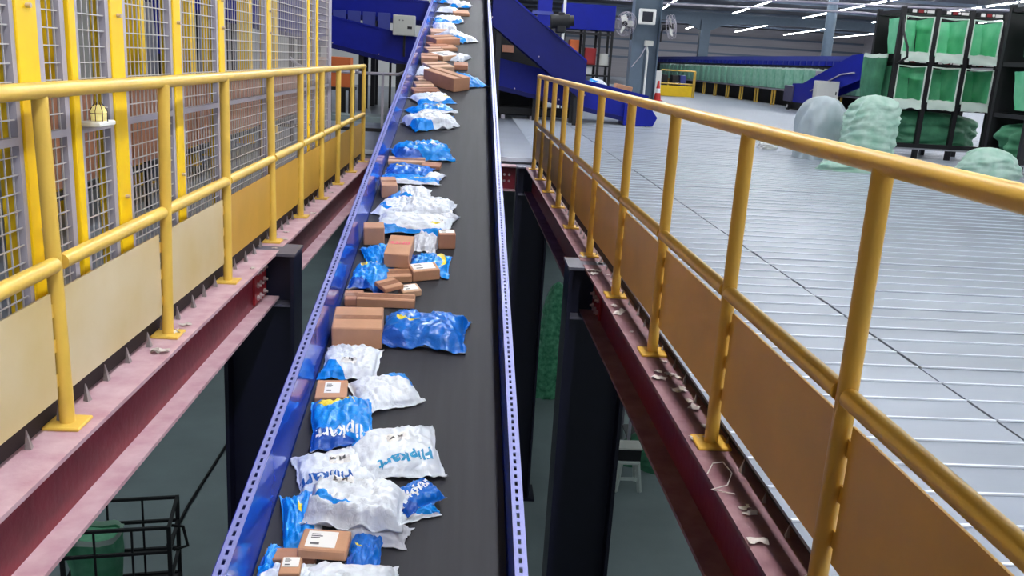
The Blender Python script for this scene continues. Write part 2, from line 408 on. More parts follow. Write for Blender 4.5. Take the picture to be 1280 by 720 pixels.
# ================================================================== RAILINGS
RZ, MZ, PR = 1.1, .557, .0255
YL = [-.2, .82, 1.84, 2.846, 3.84, 4.814, 5.913, 6.863, 7.788, 8.712, 9.664, 10.627]
YR = [-1.0, -.03, .95, 1.921, 2.868, 3.864, 4.875, 5.936, 6.979, 7.972, 8.917, 9.841, 10.759]
LEANL = {2.846: -.016, 3.84: .022, 4.814: .004, 5.913: -.008}
def railing(ys, fx, sg, name, label, mr, panels, z0, z1):
    root = empty(name, (fx(ys[0]), ys[0], 0), label, 'railing'); o0 = Vector(root.location)
    P = lambda y, z, dx=0: Vector((fx(y)+dx, y, z))-o0
    tabm = MB().box((-.003, -.012, -.022), (.003, .012, .022)).mesh('weld_tab', mr)
    for y in ys:
        ln = LEANL.get(y, 0) if sg < 0 else 0
        yt = y+ln*0; xt = ln
        p = MB().tube([P(y, .012), P(y, RZ-.01, xt)], PR*.96, 14).build('post', mr, root)
        MB().cbox((-.06, -.06, 0), (.06, .06, .012), .003, Matrix.Translation(P(y, 0))).build('base_plate', mr, p)
    pts = [P(y, RZ, LEANL.get(y, 0)*.6 if sg < 0 else 0) for y in ys]
    pts[-1] += Vector((0, .02, 0))
    MB().tube(pts, PR, 14).build('top_rail', mr, root)
    for a, b in zip(ys, ys[1:]):
        MB().tube([P(a+PR, MZ, -sg*.004), P(b-PR, MZ, -sg*.004)], PR, 14).build('mid_rail', mr, root)
    for i, (a, b) in enumerate(zip(ys, ys[1:])):
        m = panels(a)
        off = sg*.012
        za, zb = z0+random.uniform(-.004, .004), z1+random.uniform(-.004, .004)
        A, B = P(a+.036, 0, off), P(b-.036, 0, off); t = .0035
        mb = MB(); mb.add([A+Vector((-t, 0, za)), A+Vector((t, 0, za)), B+Vector((t, 0, za)), B+Vector((-t, 0, za)),
                           A+Vector((-t, 0, zb)), A+Vector((t, 0, zb)), B+Vector((t, 0, zb)), B+Vector((-t, 0, zb))],
                          [(0, 3, 2, 1), (4, 5, 6, 7), (0, 1, 5, 4), (1, 2, 6, 5), (2, 3, 7, 6), (3, 0, 4, 7)])
        pn = mb.build('kick_panel', m, root)
        for (yy, d) in ((a, 1), (b, -1)):
            for zz in (za+.06, (za+zb)/2, zb-.06): link('weld_tab', tabm, pn, mtx=Matrix.Translation(P(yy+d*.03, zz, off)))
    return root
railing(YL, lx, -1, 'guard_railing', 'yellow pipe railing with cream and ochre kick panels before the mesh fence', M['rail'],
        lambda y: M['panel_cream'] if y < 4.8 else M['panel_ochre'], .11, .462)
railing(YR, rx, 1, 'guard_railing', 'ochre pipe railing with brownish kick panels edging the grey corrugated deck', M['rail_r'],
        lambda y: M['panel_right'], .135, .494)

# ================================================================== MAIN INCLINED CONVEYOR
BD = ray(601.77, -163.81).normalized()                     # belt direction
BU = BD.cross(Vector((0, 0, 1))).normalized(); BN = BU.cross(BD)
WALL = .30; BDIST = 2.27+WALL
BO = CAM-BN*BDIST                                          # belt-plane origin under the camera
BM = Matrix((BU, BD, BN)).transposed().to_4x4(); BM.translation = BO
UL, UR = -.775, .235                                       # belt edges between the guards
S0, S1 = -.6, 25.0
cv = empty('belt_conveyor', mtx=BM, label='long black rubber belt conveyor with blue side guards rising between the railings', cat='conveyor')
mb = MB(); mb.box((UL+.004, S0, -.012), (UR-.004, S1, 0)); mb.build('belt', M['belt'], cv)
MB().box((UL, S0, -.20), (UR, S1, -.02)).build('bed', M['eq2'], cv)
SEG = 2.42
for sg, u in ((-1, UL), (1, UR)):
    s = S0
    while s < S1:
        e1 = min(s+SEG, S1)
        MB().box((min(u, u+sg*.004), s+.001, -.2), (max(u, u+sg*.004), e1-.001, WALL-.006)).build('side_guard', M['guard'], cv)
        # flange with a row of slots: two strips and the bridges between them
        mb = MB(); W1 = .044
        a, b = (u-W1 if sg < 0 else u), (u if sg < 0 else u+W1)
        mb.box((a, s, WALL-.006), (a+.016, e1, WALL)); mb.box((b-.016, s, WALL-.006), (b, e1, WALL))
        p = s
        while p < e1-.02: mb.box((a+.016, p, WALL-.006), (b-.016, min(p+.022, e1), WALL)); p += .05
        fl = mb.build('slotted_flange', M['lav'], cv)
        x = u+sg*(W1)
        MB().box((min(x, x+sg*.003), s, WALL-.11), (max(x, x+sg*.003), e1, WALL)).build('flange_lip', M['lav'] if sg > 0 else M['eq'], cv)
        MB().box((u+sg*.02-.02, e1-.03, WALL-.09), (u+sg*.02+.02, e1+.03, WALL-.012)).build('joint_bracket', M['lav'], cv) if e1 < S1 else None
        s = e1
# trestle legs
for s_, zb in ((1.2, GZ), (13.4, DZ), (20.5, DZ)):
    for u in (UL+.1, UR-.1):
        p = BM @ Vector((u, s_, -.2)); inv = BM.inverted()
        MB().bar(inv @ p, inv @ Vector((p.x, p.y, zb)), .08).build('leg', M['dark'], cv)
def belt_uv(px, py, n):
    d = ray(px, py); t = (n-BDIST)/d.dot(BN); q = CAM+d*t
    r = BM.inverted() @ q; return r.x, r.y, t*F/ d.length*d.length/F, d

# ---------------------------------------------------------------- parcels
def nz(x, y, s): return noise.noise(Vector((x, y, s)))
class Bag:
    def __init__(s, L, W, H, seed, boxy, uvrot=0):
        s.L, s.W, s.H, s.seed, s.boxy, s.uvrot = L, W, H, seed, boxy, uvrot
    def pos(s, a, b, top=True):
        n = s.boxy
        fa = max(0., 1-abs(a/.93)**n); fb = max(0., 1-abs(b/.90)**n)
        t = (fa*fb)**.45
        sd = s.seed
        # crumpled outline
        ox = .04*s.L*nz(a*1.7, b*1.7, sd)+.02*s.L*nz(b*5, a*5, sd+3)*abs(a)
        oy = .06*s.W*nz(a*1.7, b*1.7, sd+9)+.03*s.W*nz(a*6, b*6, sd+5)*abs(b)
        x = s.L/2*a*(1-.07*(1-b*b)*abs(a))+ox; y = s.W/2*b*(1-.09*(1-a*a)*abs(b))+oy
        edge = 1-t
        rg = lambda n: max(0., 1-2.4*abs(n))**2
        wr = .75*rg(nz(a*2.0+b*1.3, b*3.5-a, sd+21))+.55*rg(nz(a*4.5, b*2.2+a, sd+33))+.3*rg(nz(a*8, b*8, sd+41))
        amp = min(.036, .26*s.H+.008)
        zt = s.H*(.16+.84*t)*(1+.16*nz(a*1.5, b*1.5, sd+50))+amp*(wr-.45)*(.75-.45*edge)+edge*.35*s.H*nz(a*3, b*3, sd+60)
        if top: return Vector((x, y, max(.006, zt)))
        zb = (1-t)**3*(zt*.9)*.8
        return Vector((x, y, max(0, min(zb, zt-.004))))
    def mesh(s, mats, na, nb):
        vs = []; fs = []; uvs = []; mi = []
        idt = {}; idb = {}
        for i in range(na+1):
            for j in range(nb+1):
                a = -1+2*i/na; b = -1+2*j/nb
                # denser near edges
                a = math.sin(a*math.pi/2)*.35+a*.65; b = math.sin(b*math.pi/2)*.35+b*.65
                idt[i, j] = len(vs); vs.append(s.pos(a, b, True)); uvs.append(((a+1)/2, (b+1)/2))
        for i in range(na+1):
            for j in range(nb+1):
                if i in (0, na) or j in (0, nb): idb[i, j] = idt[i, j]; continue
                a = -1+2*i/na; b = -1+2*j/nb
                idb[i, j] = len(vs); vs.append(s.pos(a, b, False)); uvs.append(((a+1)/2, (b+1)/2))
        for i in range(na):
            for j in range(nb):
                fs.append((idt[i, j], idt[i+1, j], idt[i+1, j+1], idt[i, j+1])); mi.append(0)
                fs.append((idb[i, j], idb[i, j+1], idb[i+1, j+1], idb[i+1, j])); mi.append(1)
        me = bpy.data.meshes.new('poly_mailer'); me.from_pydata([tuple(v) for v in vs], [], fs)
        for m in mats: me.materials.append(m)
        me.polygons.foreach_set('material_index', mi); me.polygons.foreach_set('use_smooth', [True]*len(fs))
        ul = me.uv_layers.new(name='UVMap'); k = s.uvrot % 4
        for l in me.loops:
            u, v = uvs[l.vertex_index]
            for _ in range(k): u, v = v, 1-u
            ul.data[l.index].uv = (u, v)
        me.update(); return me
    def decal(s, me, ca, cb, ang, lift=.0035):
        """lay a flat mesh onto the top surface; ca,cb in [-1,1]"""
        c, sn = math.cos(ang), math.sin(ang)
        for v in me.vertices:
            x = v.co.x*c-v.co.y*sn; y = v.co.x*sn+v.co.y*c
            a = max(-.97, min(.97, ca+x/(s.L/2))); b = max(-.97, min(.97, cb+y/(s.W/2)))
            p = s.pos(a, b); v.co = (p.x, p.y, p.z+lift)
        me.update()
def grid_mesh(w, h, m, nx=6, ny=5):
    mb = MB()
    vs = [(-w/2+w*i/nx, -h/2+h*j/ny, 0) for i in range(nx+1) for j in range(ny+1)]
    mb.add(vs, [(i*(ny+1)+j, (i+1)*(ny+1)+j, (i+1)*(ny+1)+j+1, i*(ny+1)+j+1) for i in range(nx) for j in range(ny)]); return mb.mesh('decal', m)

seedc = [11]
def place(x1, y1, x2, y2, dpx, hpx, lift, soft=True):
    n = lift+.12
    for _ in range(4):
        u1, s1, _, _ = belt_uv(x1, y1, n); u2, s2, _, _ = belt_uv(x2, y2, n)
        um, sm, _, d = belt_uv((x1+x2)/2, (y1+y2)/2, n)
        q = BM @ Vector((um, sm, n)); depth = -(RC.transposed() @ (q-CAM)).z; sc = F/depth
        sg = abs(d.normalized().dot(BN)); cg = math.sqrt(1-sg*sg)
        h = max(.03, hpx/(sc*cg)); w = min(dpx/(sc*sg), .46 if (y1+y2)/2 > 200 else .36); n = lift+h
    L = math.hypot(u2-u1, s2-s1); ang = math.atan2(s2-s1, u2-u1)
    # keep between the guards
    ext = (abs(L/2*math.cos(ang))+abs(w/2*math.sin(ang)))*(1.06 if soft else 1.01)+.006
    um = max(UL+.012+ext, min(UR-.012-ext, um))
    return um, sm, L, w, h, ang
def put(o, um, sm, lift, ang, tilt=0):
    o.matrix_world = BM @ Matrix.Translation((um, sm, lift+.002)) @ Matrix.Rotation(ang, 4, 'Z') @ Matrix.Rotation(tilt, 4, 'Y')
def bag(px, style, label, lift=0., boxy=3.2, uvrot=0, text=None, stk=None, group=None, fine=None, tilt=0, rot=0):
    um, sm, L, w, h, ang = place(*px, lift); seedc[0] += 7
    B = Bag(L*1.10, w*1.14, h*1.25, seedc[0]*1.37, boxy, uvrot)
    big = abs(px[2]-px[0]) > 28 if fine is None else fine
    me = B.mesh([BAGM[style], M['silver'] if style[0] == 'b' else BAGM['g0']], 40 if big else 18, 32 if big else 14)
    o = link('poly_mailer', me, None, label, 'mailer bag', group); put(o, um, sm, lift, ang+rot, tilt)
    if text:
        body, size, ca, cb, ta, mt = text
        tm = text_mesh(body, size, .002); tm.materials.append(M[mt]); B.decal(tm, ca, cb, ta); link('printed_lettering', tm, o)
    if stk:
        ca, cb, sw, sh, sa = stk
        gm = grid_mesh(sw, sh, M['sticker']); B.decal(gm, ca, cb, sa, .003); lb = link('shipping_label', gm, o)
        for dx in (-.3, .12):
            im = grid_mesh(sw*.26, sh*.3, M['ink'], 2, 2)
            for v in im.vertices: v.co.x += dx*sw
            B.decal(im, ca, cb, sa, .005); link('label_print', im, lb)
    return o
def box(px, mt, label, lift=0., tape=True, stk=None, group=None, extra=0, tilt=0, w=None, h=None, text=None):
    um, sm, L, w_, h_, ang = place(*px, lift, False); w = w or w_; h = h or h_
    o = MB().cbox((-L/2, -w/2, 0), (L/2, w/2, h), min(.006, h*.12)).build('carton', M[mt], None, label=label, cat='carton', group=group)
    put(o, um, sm, lift, ang+extra, tilt)
    if tape:
        MB().box((-L/2+.002, -.024, h), (L/2-.002, .024, h+.0012)).build('packing_tape', M['tape'], o)
    if stk:
        cx, cy, sw, sh = stk
        lb = MB().box((cx*L/2-sw*L/2, cy*w/2-sh*w/2, h), (cx*L/2+sw*L/2, cy*w/2+sh*w/2, h+.002)).build('shipping_label', M['sticker'], o)
        mb = MB()
        for k in range(3): mb.box((cx*L/2-sw*L/2*.75, cy*w/2+sh*w/2*(.1+.22*k), h+.002), (cx*L/2-sw*L/2*.75+sw*L*(.3+.08*(k % 2)), cy*w/2+sh*w/2*(.22+.22*k), h+.0025))
        mb.box((cx*L/2-sw*L/2*.7, cy*w/2-sh*w/2*.7, h+.002), (cx*L/2-sw*L/2*.1, cy*w/2-sh*w/2*.45, h+.0025))
        mb.build('label_print', M['ink'], lb, kind='stuff')
    if text:
        body, size, cx, cy, m2, ta = text
        tm = text_mesh(body, size, .003); tm.materials.append(M[m2])
        for v in tm.vertices:
            x, y = v.co.x, v.co.y; c, s_ = math.cos(ta), math.sin(ta)
            v.co = (cx*L/2+x*c-y*s_, cy*w/2+x*s_+y*c, h+.0015)
        link('printed_lettering', tm, o)
    return o
GF = 'parcels heaped far up the belt'
FW = 'white poly mailer with blue print in the heap far up the belt'
FB = 'small blue poly mailer in the heap far up the belt'
FC = 'small brown cardboard carton in the heap far up the belt'
# --- far heap
bag((541, -2, 563, 0, 9, 4), 'w1', FW, group=GF); bag((563, 3, 588, 5, 9, 5), 'w2', FW, group=GF)
box((566, 14, 586, 15, 4, 4), 'carton', FC, group=GF, tape=False)
bag((540, 9, 566, 11, 8, 5), 'w0', FW, group=GF); bag((538, 20, 574, 22, 10, 6), 'w2', FW, group=GF, boxy=2.6)
bag((533, 25, 541, 26, 12, 5), 'b0', FB, group=GF)
bag((541, 30, 570, 31, 9, 6), 'w0', FW, group=GF); bag((556, 38, 585, 47, 13, 7), 'w1', FW, group=GF, boxy=2.6, uvrot=1)
box((529, 37, 552, 38, 4, 5), 'carton3', FC, group=GF); box((527, 46, 557, 45, 6, 8), 'carton', FC, group=GF, lift=.03)
box((526, 54, 549, 54, 4, 5), 'carton2', FC, group=GF); box((522, 60, 543, 60, 4, 6), 'carton3', FC, group=GF)
box((549, 58, 569, 58, 4, 4), 'carton', FC, group=GF, tape=False)
box((545, 68, 569, 66, 8, 6), 'carton3', FC, group=GF, stk=(0, 0, .9, .8)); box((524, 69, 545, 70, 6, 8), 'carton', FC, group=GF)
bag((568, 69, 584, 71, 8, 5), 'w0', FW, group=GF); box((534, 81, 562, 80, 7, 7), 'carton3', FC, group=GF)
box((567, 79, 585, 80, 4, 6), 'carton2', FC, group=GF, tape=False)
bag((519, 86, 532, 87, 10, 5), 'w0', FW, group=GF, boxy=6)
bag((563, 90, 593, 103, 11, 7), 'b3', 'bright cyan mailer lying behind the large brown carton far up the belt', boxy=2.4)
box((542, 89, 574, 102, 8, 12), 'carton', 'large brown carton sitting askew on the belt in front of a cyan mailer', extra=.12, w=.26, h=.17)
box((517, 97, 533, 97, 5, 4), 'carton3', FC, group=GF); box((513, 104, 536, 104, 5, 5), 'carton3', FC, group=GF)
box((512, 111, 545, 111, 4, 5), 'carton2', FC, group=GF)
bag((512, 120, 556, 118, 14, 7), 'w2', 'white mailer with a blue lower edge just below the flat cartons', uvrot=0)
bag((504, 136, 550, 131, 8, 6), 'b3', 'flat blue and white mailer lying behind two white block shaped mailers')
bag((497, 148, 542, 144, 11, 11), 'w1', 'block shaped white mailer with a blue front against the left guard', boxy=7)
bag((539, 147, 570, 147, 15, 7), 'w1', 'crumpled white and blue mailer on the inner side of the block shaped mailer', boxy=2.6, uvrot=2)
# --- middle
bag((487, 183, 557, 184, 18, 12), 'b0', 'plump bright blue mailer with white lettering lying across the belt', boxy=4.5, text=('Flipkart', .10, .28, .12, .0, 'txt_white'))
box((484, 198, 530, 200, 6, 5), 'carton3', 'flat tan carton tucked below the plump blue mailer')
box((528, 204, 551, 206, 5, 5), 'carton2', 'small dark brown carton at the end of the flat tan carton', tape=False)
bag((479, 207, 532, 212, 12, 6), 'b2', 'dark blue mailer with a small yellow emblem behind a flat envelope', lift=.02)
bag((476, 221, 545, 224, 8, 4), 'b3', 'flat blue topped envelope with white underside lying across the belt', boxy=6, lift=.01)
bag((531, 218, 550, 221, 12, 6), 'w2', 'small white mailer at the tip of the flat blue topped envelope', boxy=2.4)
box((468, 226, 488, 226, 11, 15), 'carton', 'cube shaped brown carton against the left guard below the flat envelope')
bag((499, 238, 537, 240, 17, 8), 'w3', 'white mailer standing high beside the cube shaped carton', boxy=2.8, lift=.04)
bag((490, 243, 508, 247, 16, 6), 'b0', 'small blue mailer wedged between the cube shaped carton and white mailers')
bag((505, 251, 566, 256, 15, 9), 'w0', 'smooth white mailer with a pointed corner reaching over the belt', boxy=4, lift=.03)
bag((463, 251, 505, 257, 17, 8), 'w3', 'creased white mailer with dark print against the left guard', boxy=2.8)
bag((548, 268, 567, 272, 12, 8), 'g0', 'grey striped mailer end poking out under the long white mailer', boxy=2.6)
bag((472, 271, 562, 278, 20, 10), 'w2', 'long white mailer with blue lower edge lying across other mailers', boxy=4, lift=.03, stk=(.75, .0, .07, .05, -.3))
box((450, 281, 476, 281, 7, 22), 'carton', 'upright brown carton leaning by the left guard above a blue mailer', tape=False)
box((548, 290, 569, 290, 6, 19), 'carton2', 'reddish brown carton at the bare edge of the mailer pile', stk=(0, 0, .9, .5), tape=False)
bag((516, 294, 549, 297, 24, 8), 'g0', 'silvery crumpled mailer between the pink printed carton and reddish carton', boxy=2.4)
bag((446, 314, 482, 311, 18, 9), 'b3', 'blue and white wrinkled mailer behind the blue mailer with yellow swoosh', boxy=2.4, uvrot=1)
box((484, 305, 515, 307, 24, 17), 'carton', 'brown carton with pink stamped lettering on its top', lift=.05, tape=False, text=('22:20', .062, .0, .15, 'pinkink', 0))
bag((513, 325, 561, 328, 24, 8), 'b1', 'blue and white wrinkled mailer with yellow print beside the pink stamped carton', boxy=2.6, uvrot=3)
box((513, 335, 547, 332, 10, 13), 'carton', 'brown carton with a white top label in front of a wrinkled blue mailer', stk=(-.05, .1, .8, .7), tape=False)
box((477, 341, 514, 340, 10, 9), 'carton', 'flat brown carton directly below the pink stamped carton')
bag((431, 338, 477, 341, 28, 11), 'b1', 'rounded bright blue mailer with a yellow swoosh against the left guard', boxy=3.4)
box((473, 355, 500, 353, 11, 5), 'carton', 'small tilted carton resting on the long brown carton', lift=.055, extra=.35, tape=True)
box((500, 361, 524, 358, 9, 8), 'carton3', 'small carton with printed white label behind the end of the long carton', stk=(0, 0, .75, .7), tape=False)
box((446, 369, 519, 372, 8, 11), 'carton', 'long brown carton with dark taped seam lying across the belt', lift=.0)
box((422, 368, 446, 368, 11, 9), 'carton2', 'short brown carton butted against the long carton by the left guard')
box((411, 396, 473, 397, 27, 26), 'carton', 'big cube like brown carton with a black printed seam', stk=None)
bag((480, 400, 581, 408, 34, 17), 'b2', 'large glossy blue mailer with yellow emblem lying alone on the bare belt', boxy=4, uvrot=0)
bag((404, 445, 470, 448, 36, 10), 'w1', 'flat white mailer with a blue corner below the big carton', boxy=4.5, uvrot=0, stk=(-.05, -.35, .09, .05, 0))
box((395, 486, 434, 486, 22, 8), 'carton', 'brown carton with a blank white label beside the blue mailer', stk=(.05, .1, .5, .6), tape=False)
bag((446, 489, 516, 476, 38, 11), 'w1', 'crumpled white mailer with a twisted blue end beyond the yellow swoosh mailer', boxy=3, uvrot=2)
# --- near
bag((384, 524, 456, 516, 52, 13), 'b1', 'big azure mailer with yellow swoosh and white lettering', boxy=5, lift=.03, text=('Flipkart', .09, .05, -.70, math.pi-.02, 'txt_white'), rot=-.12)
bag((438, 560, 546, 551, 58, 15), 'w1', 'large round white mailer with cyan lettering and an open torn flap', boxy=3, uvrot=3, text=('Flipkart', .085, .2, -.62, math.pi+.25, 'txt_cyan'), stk=(.1, .1, .12, .09, .2))
bag((356, 586, 448, 572, 40, 12), 'w0', 'flat white mailer with dark blue lettering on its lower edge', boxy=4, text=('Flipkart', .08, -.3, -.68, math.pi-.05, 'txt_blue'), stk=(.1, .05, .09, .05, 0))
bag((336, 646, 384, 640, 62, 12), 'b3', 'bright blue mailer with white edge leaning on the left guard', boxy=3, uvrot=1)
bag((498, 626, 544, 604, 26, 9), 'b2', 'blue mailer with white lettering sticking out past the thick white mailer', boxy=3.4, text=('Flipkart', .075, .1, .1, .25, 'txt_white'), lift=.03)
bag((494, 642, 545, 630, 18, 5), 'b3', 'flat blue mailer with white hem under the lettered blue mailer', boxy=4)
bag((424, 654, 509, 664, 24, 11), 'g0', 'grey white wrinkled mailer trapped below the thick white mailer', boxy=2.6)
bag((387, 613, 502, 623, 40, 24), 'w3', 'thick white mailer with a blue hand like emblem on top of the pile', boxy=6, lift=.05, stk=(-.3, .45, .09, .05, 0))
bag((436, 682, 476, 684, 38, 12), 'b2', 'rumpled blue mailer with yellow print beside the labelled carton', boxy=2.6)
box((376, 673, 436, 677, 26, 12), 'carton', 'brown carton with a white printed label near the thick white mailer', lift=.06, tape=False, stk=(-.12, .0, .62, .72))
box((331, 692, 396, 692, 14, 7), 'carton2', 'flat reddish carton under the labelled carton', tape=False)
bag((323, 690, 338, 692, 26, 6), 'b0', 'narrow strip of blue mailer against the guard by the flat reddish carton')
bag((304, 722, 382, 721, 40, 12), 'w1', 'white mailer with blue corner at the lower end of the pile', boxy=3, uvrot=3)
bag((374, 722, 492, 720, 36, 14), 'w2', 'broad white mailer with blue and yellow print at the lower end of the pile', boxy=3, stk=None)
box((350, 707, 376, 707, 20, 7), 'carton', 'small brown carton with a label lying on two white mailers', lift=.14, tape=False, stk=(0, .35, .8, .55))

# ================================================================== CAGE FENCE BEHIND THE LEFT RAILING
FX = -1.4
fence = empty('safety_fence', (lx(0)-.072, 0, DZ), 'tall yellow post safety fence with grey framed wire mesh', 'fence'); fence.rotation_euler.z = -.011
FH = 2.75                 # local frame: x = 0 is the face toward the railing, y runs along it
for y, w in ((2.24, .085), (2.90, .088), (3.61, .08), (4.315, .066), (5.05, .062), (6.18, .06), (7.59, .054), (7.98, .05)):
    p = MB().cbox((-w, y-w/2, 0), (0, y+w, FH), .003).build('post', M['fence_y'], fence)
    for zz in (.45, .58, 1.28, 1.42, 2.0): MB().tube([(0, y+w*.25, zz), (.016, y+w*.25, zz)], .008, 6).build('bolt', M['bolt'], p)
MB().cbox((-.026, 3.205, 0), (.004, 3.255, FH), .003).build('post', M['fence_y'], fence)
MB().cbox((-.04, 8.68, 0), (0, 8.74, FH), .003).build('post', M['fence_g'], fence)
bays = [(2.34, 2.865), (3.0, 3.195), (3.265, 3.57), (3.70, 4.285), (4.39, 5.02), (5.125, 6.15), (6.25, 7.56), (7.66, 7.95), (8.05, 8.67)]
for a, b in bays:
    f = .034; xa, xb = -.034, -.008; z0, z1 = .1, FH-.05
    for bx_ in (((xa, a, z0), (xb, a+f, z1)), ((xa, b-f, z0), (xb, b, z1)), ((xa, a+f, z0), (xb, b-f, z0+f)), ((xa, a+f, z1-f), (xb, b-f, z1)), ((xa, a+f, .86), (xb, b-f, .885))):
        MB().box(*bx_).build('mesh_frame', M['fence_g'], fence)
    wm = MB(); t = .0021; y = a+f+.02
    while y < b-f: wm.box((-.022-t, y-t, z0+f), (-.022+t, y+t, z1-f)); y += .046
    z = z0+f+.02
    while z < z1-f: wm.box((-.017-t, a+f, z-t), (-.017+t, b-f, z+t)); z += .056
    wm.build('wire_mesh', M['wire'], fence, kind='stuff')
# far side of the cage: ochre columns
for i, (y, x) in enumerate(((5.78, -2.75), (6.24, -2.75), (7.7, -2.75), (9.05, -2.75), (9.95, -2.75), (11.4, -2.75), (12.9, -2.75))):
    r = empty('cage_column', (x, y, DZ), 'yellow square column standing in the cage behind the mesh fence', 'column', 'columns inside the cage')
    MB().cbox((-.075, -.075, .012), (.075, .075, 3.0), .005).build('shaft', M['fence_y'], r); MB().box((-.1, -.1, 0), (.1, .1, .012)).build('base_plate', M['fence_y'], r)
# brown boards with dark top rail behind the mesh
r = empty('board_barrier', (-2.25, 4.7, DZ), 'row of reddish brown boards with a grey rail behind the wire mesh', 'barrier')
y = 4.7; k = 0
while y < 12.0:
    MB().box((-.012, 0, .36), (.012, .288, .90)).build('board', M['brown'], r, mtx=Matrix.Translation((random.uniform(-.006, .006), y-4.7, 0))); y += .292
MB().box((-.03, 0, .90), (.03, 7.3, .94)).build('top_rail', M['fence_g'], r)
MB().box((-.02, 0, .30), (.02, 7.3, .34)).build('bottom_rail', M['dark'], r)
for k in range(5): MB().box((-.05, k*1.8, 0), (-.015, k*1.8+.05, .9)).build('support_post', M['dark'], r)
# beacon on a bracket
r = empty('beacon_lamp', (lx(3.4)-.065, 3.34, DZ+.885), 'caged yellow beacon lamp on a grey bracket on the mesh fence', 'lamp')
MB().cbox((-.02, -.07, 0), (.055, .07, .018), .004).build('bracket', M['white'], r)
MB().lathe([(0.001, .02), (.026, .02), (.028, .05), (.022, .07), (.001, .076)], 14, (.022, 0, 0)).build('lens', M['amber'], r)
mb = MB()
for k in range(8):
    a = k*math.pi/4; mb.tube([(.022+.031*math.cos(a), .031*math.sin(a), .016), (.022+.031*math.cos(a), .031*math.sin(a), .055), (.022+.012*math.cos(a), .012*math.sin(a), .082)], .0015, 4)
mb.tube([(.022+.031*math.cos(k*math.pi/6), .031*math.sin(k*math.pi/6), .045) for k in range(13)], .0015, 4); mb.build('wire_guard', M['dark'], r)
# machinery seen through the mesh
r = empty('control_cabinet', (-4.3, 10.2, DZ), 'tall grey control cabinet seen through the wire mesh', 'cabinet')
MB().cbox((-.5, -.3, 0), (.5, .3, 1.62), .01).build('body', M['greybox'], r); d = MB().box((-.46, -.315, .08), (.46, -.3, 1.55)).build('door', M['offw'], r)
MB().box((.36, -.335, .75), (.4, -.315, .9)).build('handle', M['dark'], d)
def crate_tower(x, y, n, label):
    r = empty('machine_unit', (x, y, DZ), label, 'machine')
    MB().box((-.45, -.45, 0), (.45, .45, .12)).build('base', M['dark'], r)
    for sx in (-1, 1):
        for sy in (-1, 1): MB().box((sx*.42-.03, sy*.42-.03, .12), (sx*.42+.03, sy*.42+.03, 2.4)).build('upright', M['dark'], r)
    for k in range(n): MB().cbox((-.38, -.38, .5+k*.62), (.38, .38, .9+k*.62), .01).build('tray', M[('eqp', 'offw', 'greybox')[k % 3]], r)
crate_tower(-4.6, 7.6, 3, 'black framed machine with pale trays inside the mesh cage')
crate_tower(-3.9, 6.1, 3, 'black framed machine with stacked trays close behind the brown boards')
crate_tower(-5.6, 12.2, 3, 'black framed machine with trays deep behind the cage fence')
crate_tower(-5.2, 5.3, 2, 'dark machine frame beside the yellow corner post of the cage')
r = empty('chute_hopper', (-4.25, 13.5, DZ), 'blue hopper on black legs inside the mesh cage', 'hopper')
MB().prism([(-.2, 1.75), (.2, 1.75), (.14, 1.0), (-.14, 1.0)][::-1], -.3, .3).build('bin', M['eq'], r)
for sx in (-1, 1):
    for sy in (-1, 1): MB().box((sx*.13-.02, sy*.25-.02, 0), (sx*.13+.02, sy*.25+.02, 1.05)).build('leg', M['dark'], r)

# ================================================================== CROSS CONVEYOR AND CHUTES BEYOND THE OPENING
def incline(name, x0, z0, x1, z1, ya, yb, hgt, label, m='eq', legs=(), ends=True):
    """conveyor running across the hall; z = top edge of the side plates"""
    r = empty(name, (x0, ya, DZ), label, 'conveyor'); O = Vector((x0, ya, DZ)); L = x1-x0; dz = z1-z0
    poly = [(0, z0-DZ), (L, z1-DZ), (L, z1-DZ-hgt), (0, z0-DZ-hgt)]
    for (a, b) in ((0, .03), (yb-ya-.03, yb-ya)):
        sp = MB().prism(poly[::-1], a, b).build('side_plate', M[m], r)
        lip = [(0, z0-DZ+.015), (L, z1-DZ+.015), (L, z1-DZ-.02), (0, z0-DZ-.02)]
        MB().prism(lip[::-1], a-.02, b+.01).build('top_lip', M['eq'], sp)
        rb = [(0, z0-DZ-hgt+.09), (L, z1-DZ-hgt+.09), (L, z1-DZ-hgt), (0, z0-DZ-hgt)]
        MB().prism(rb[::-1], a-.015, b).build('bottom_rib', M['eq2'], sp)
        mb = MB(); n = max(2, int(L/.9))
        for k in range(n+1):
            xx = L*k/n; mb.tube([(xx, a-.02, z0-DZ+dz*k/n-hgt*.82), (xx, a, z0-DZ+dz*k/n-hgt*.82)], .014, 6)
        mb.build('bolt', M['bolt'], sp)
    bl = [(0, z0-DZ-.14), (L, z1-DZ-.14), (L, z1-DZ-.17), (0, z0-DZ-.17)]
    MB().prism(bl[::-1], .03, yb-ya-.03).build('belt', M['belt'], r)
    for x in legs:
        k = (x-x0)/L; zt = z0+dz*k-hgt-DZ
        for yy in (.05, yb-ya-.1):
            if zt > .05: MB().box((x-x0-.05, yy, 0), (x-x0+.05, yy+.06, zt+.1)).build('leg', M['dark'], r)
    return r
CX0, CX1 = -6.5, 3.75
czt = lambda x: 1.94+(x+2.98)*(.69-1.94)/(3.75+2.98)
cc = incline('cross_conveyor', CX0, czt(CX0), CX1, czt(CX1), 18.75, 19.75, .62, 'long dark blue conveyor sloping down across the hall behind the belt', legs=(-5.5, -3.6, -2.2, -1.4, .6, 1.4, 2.2))
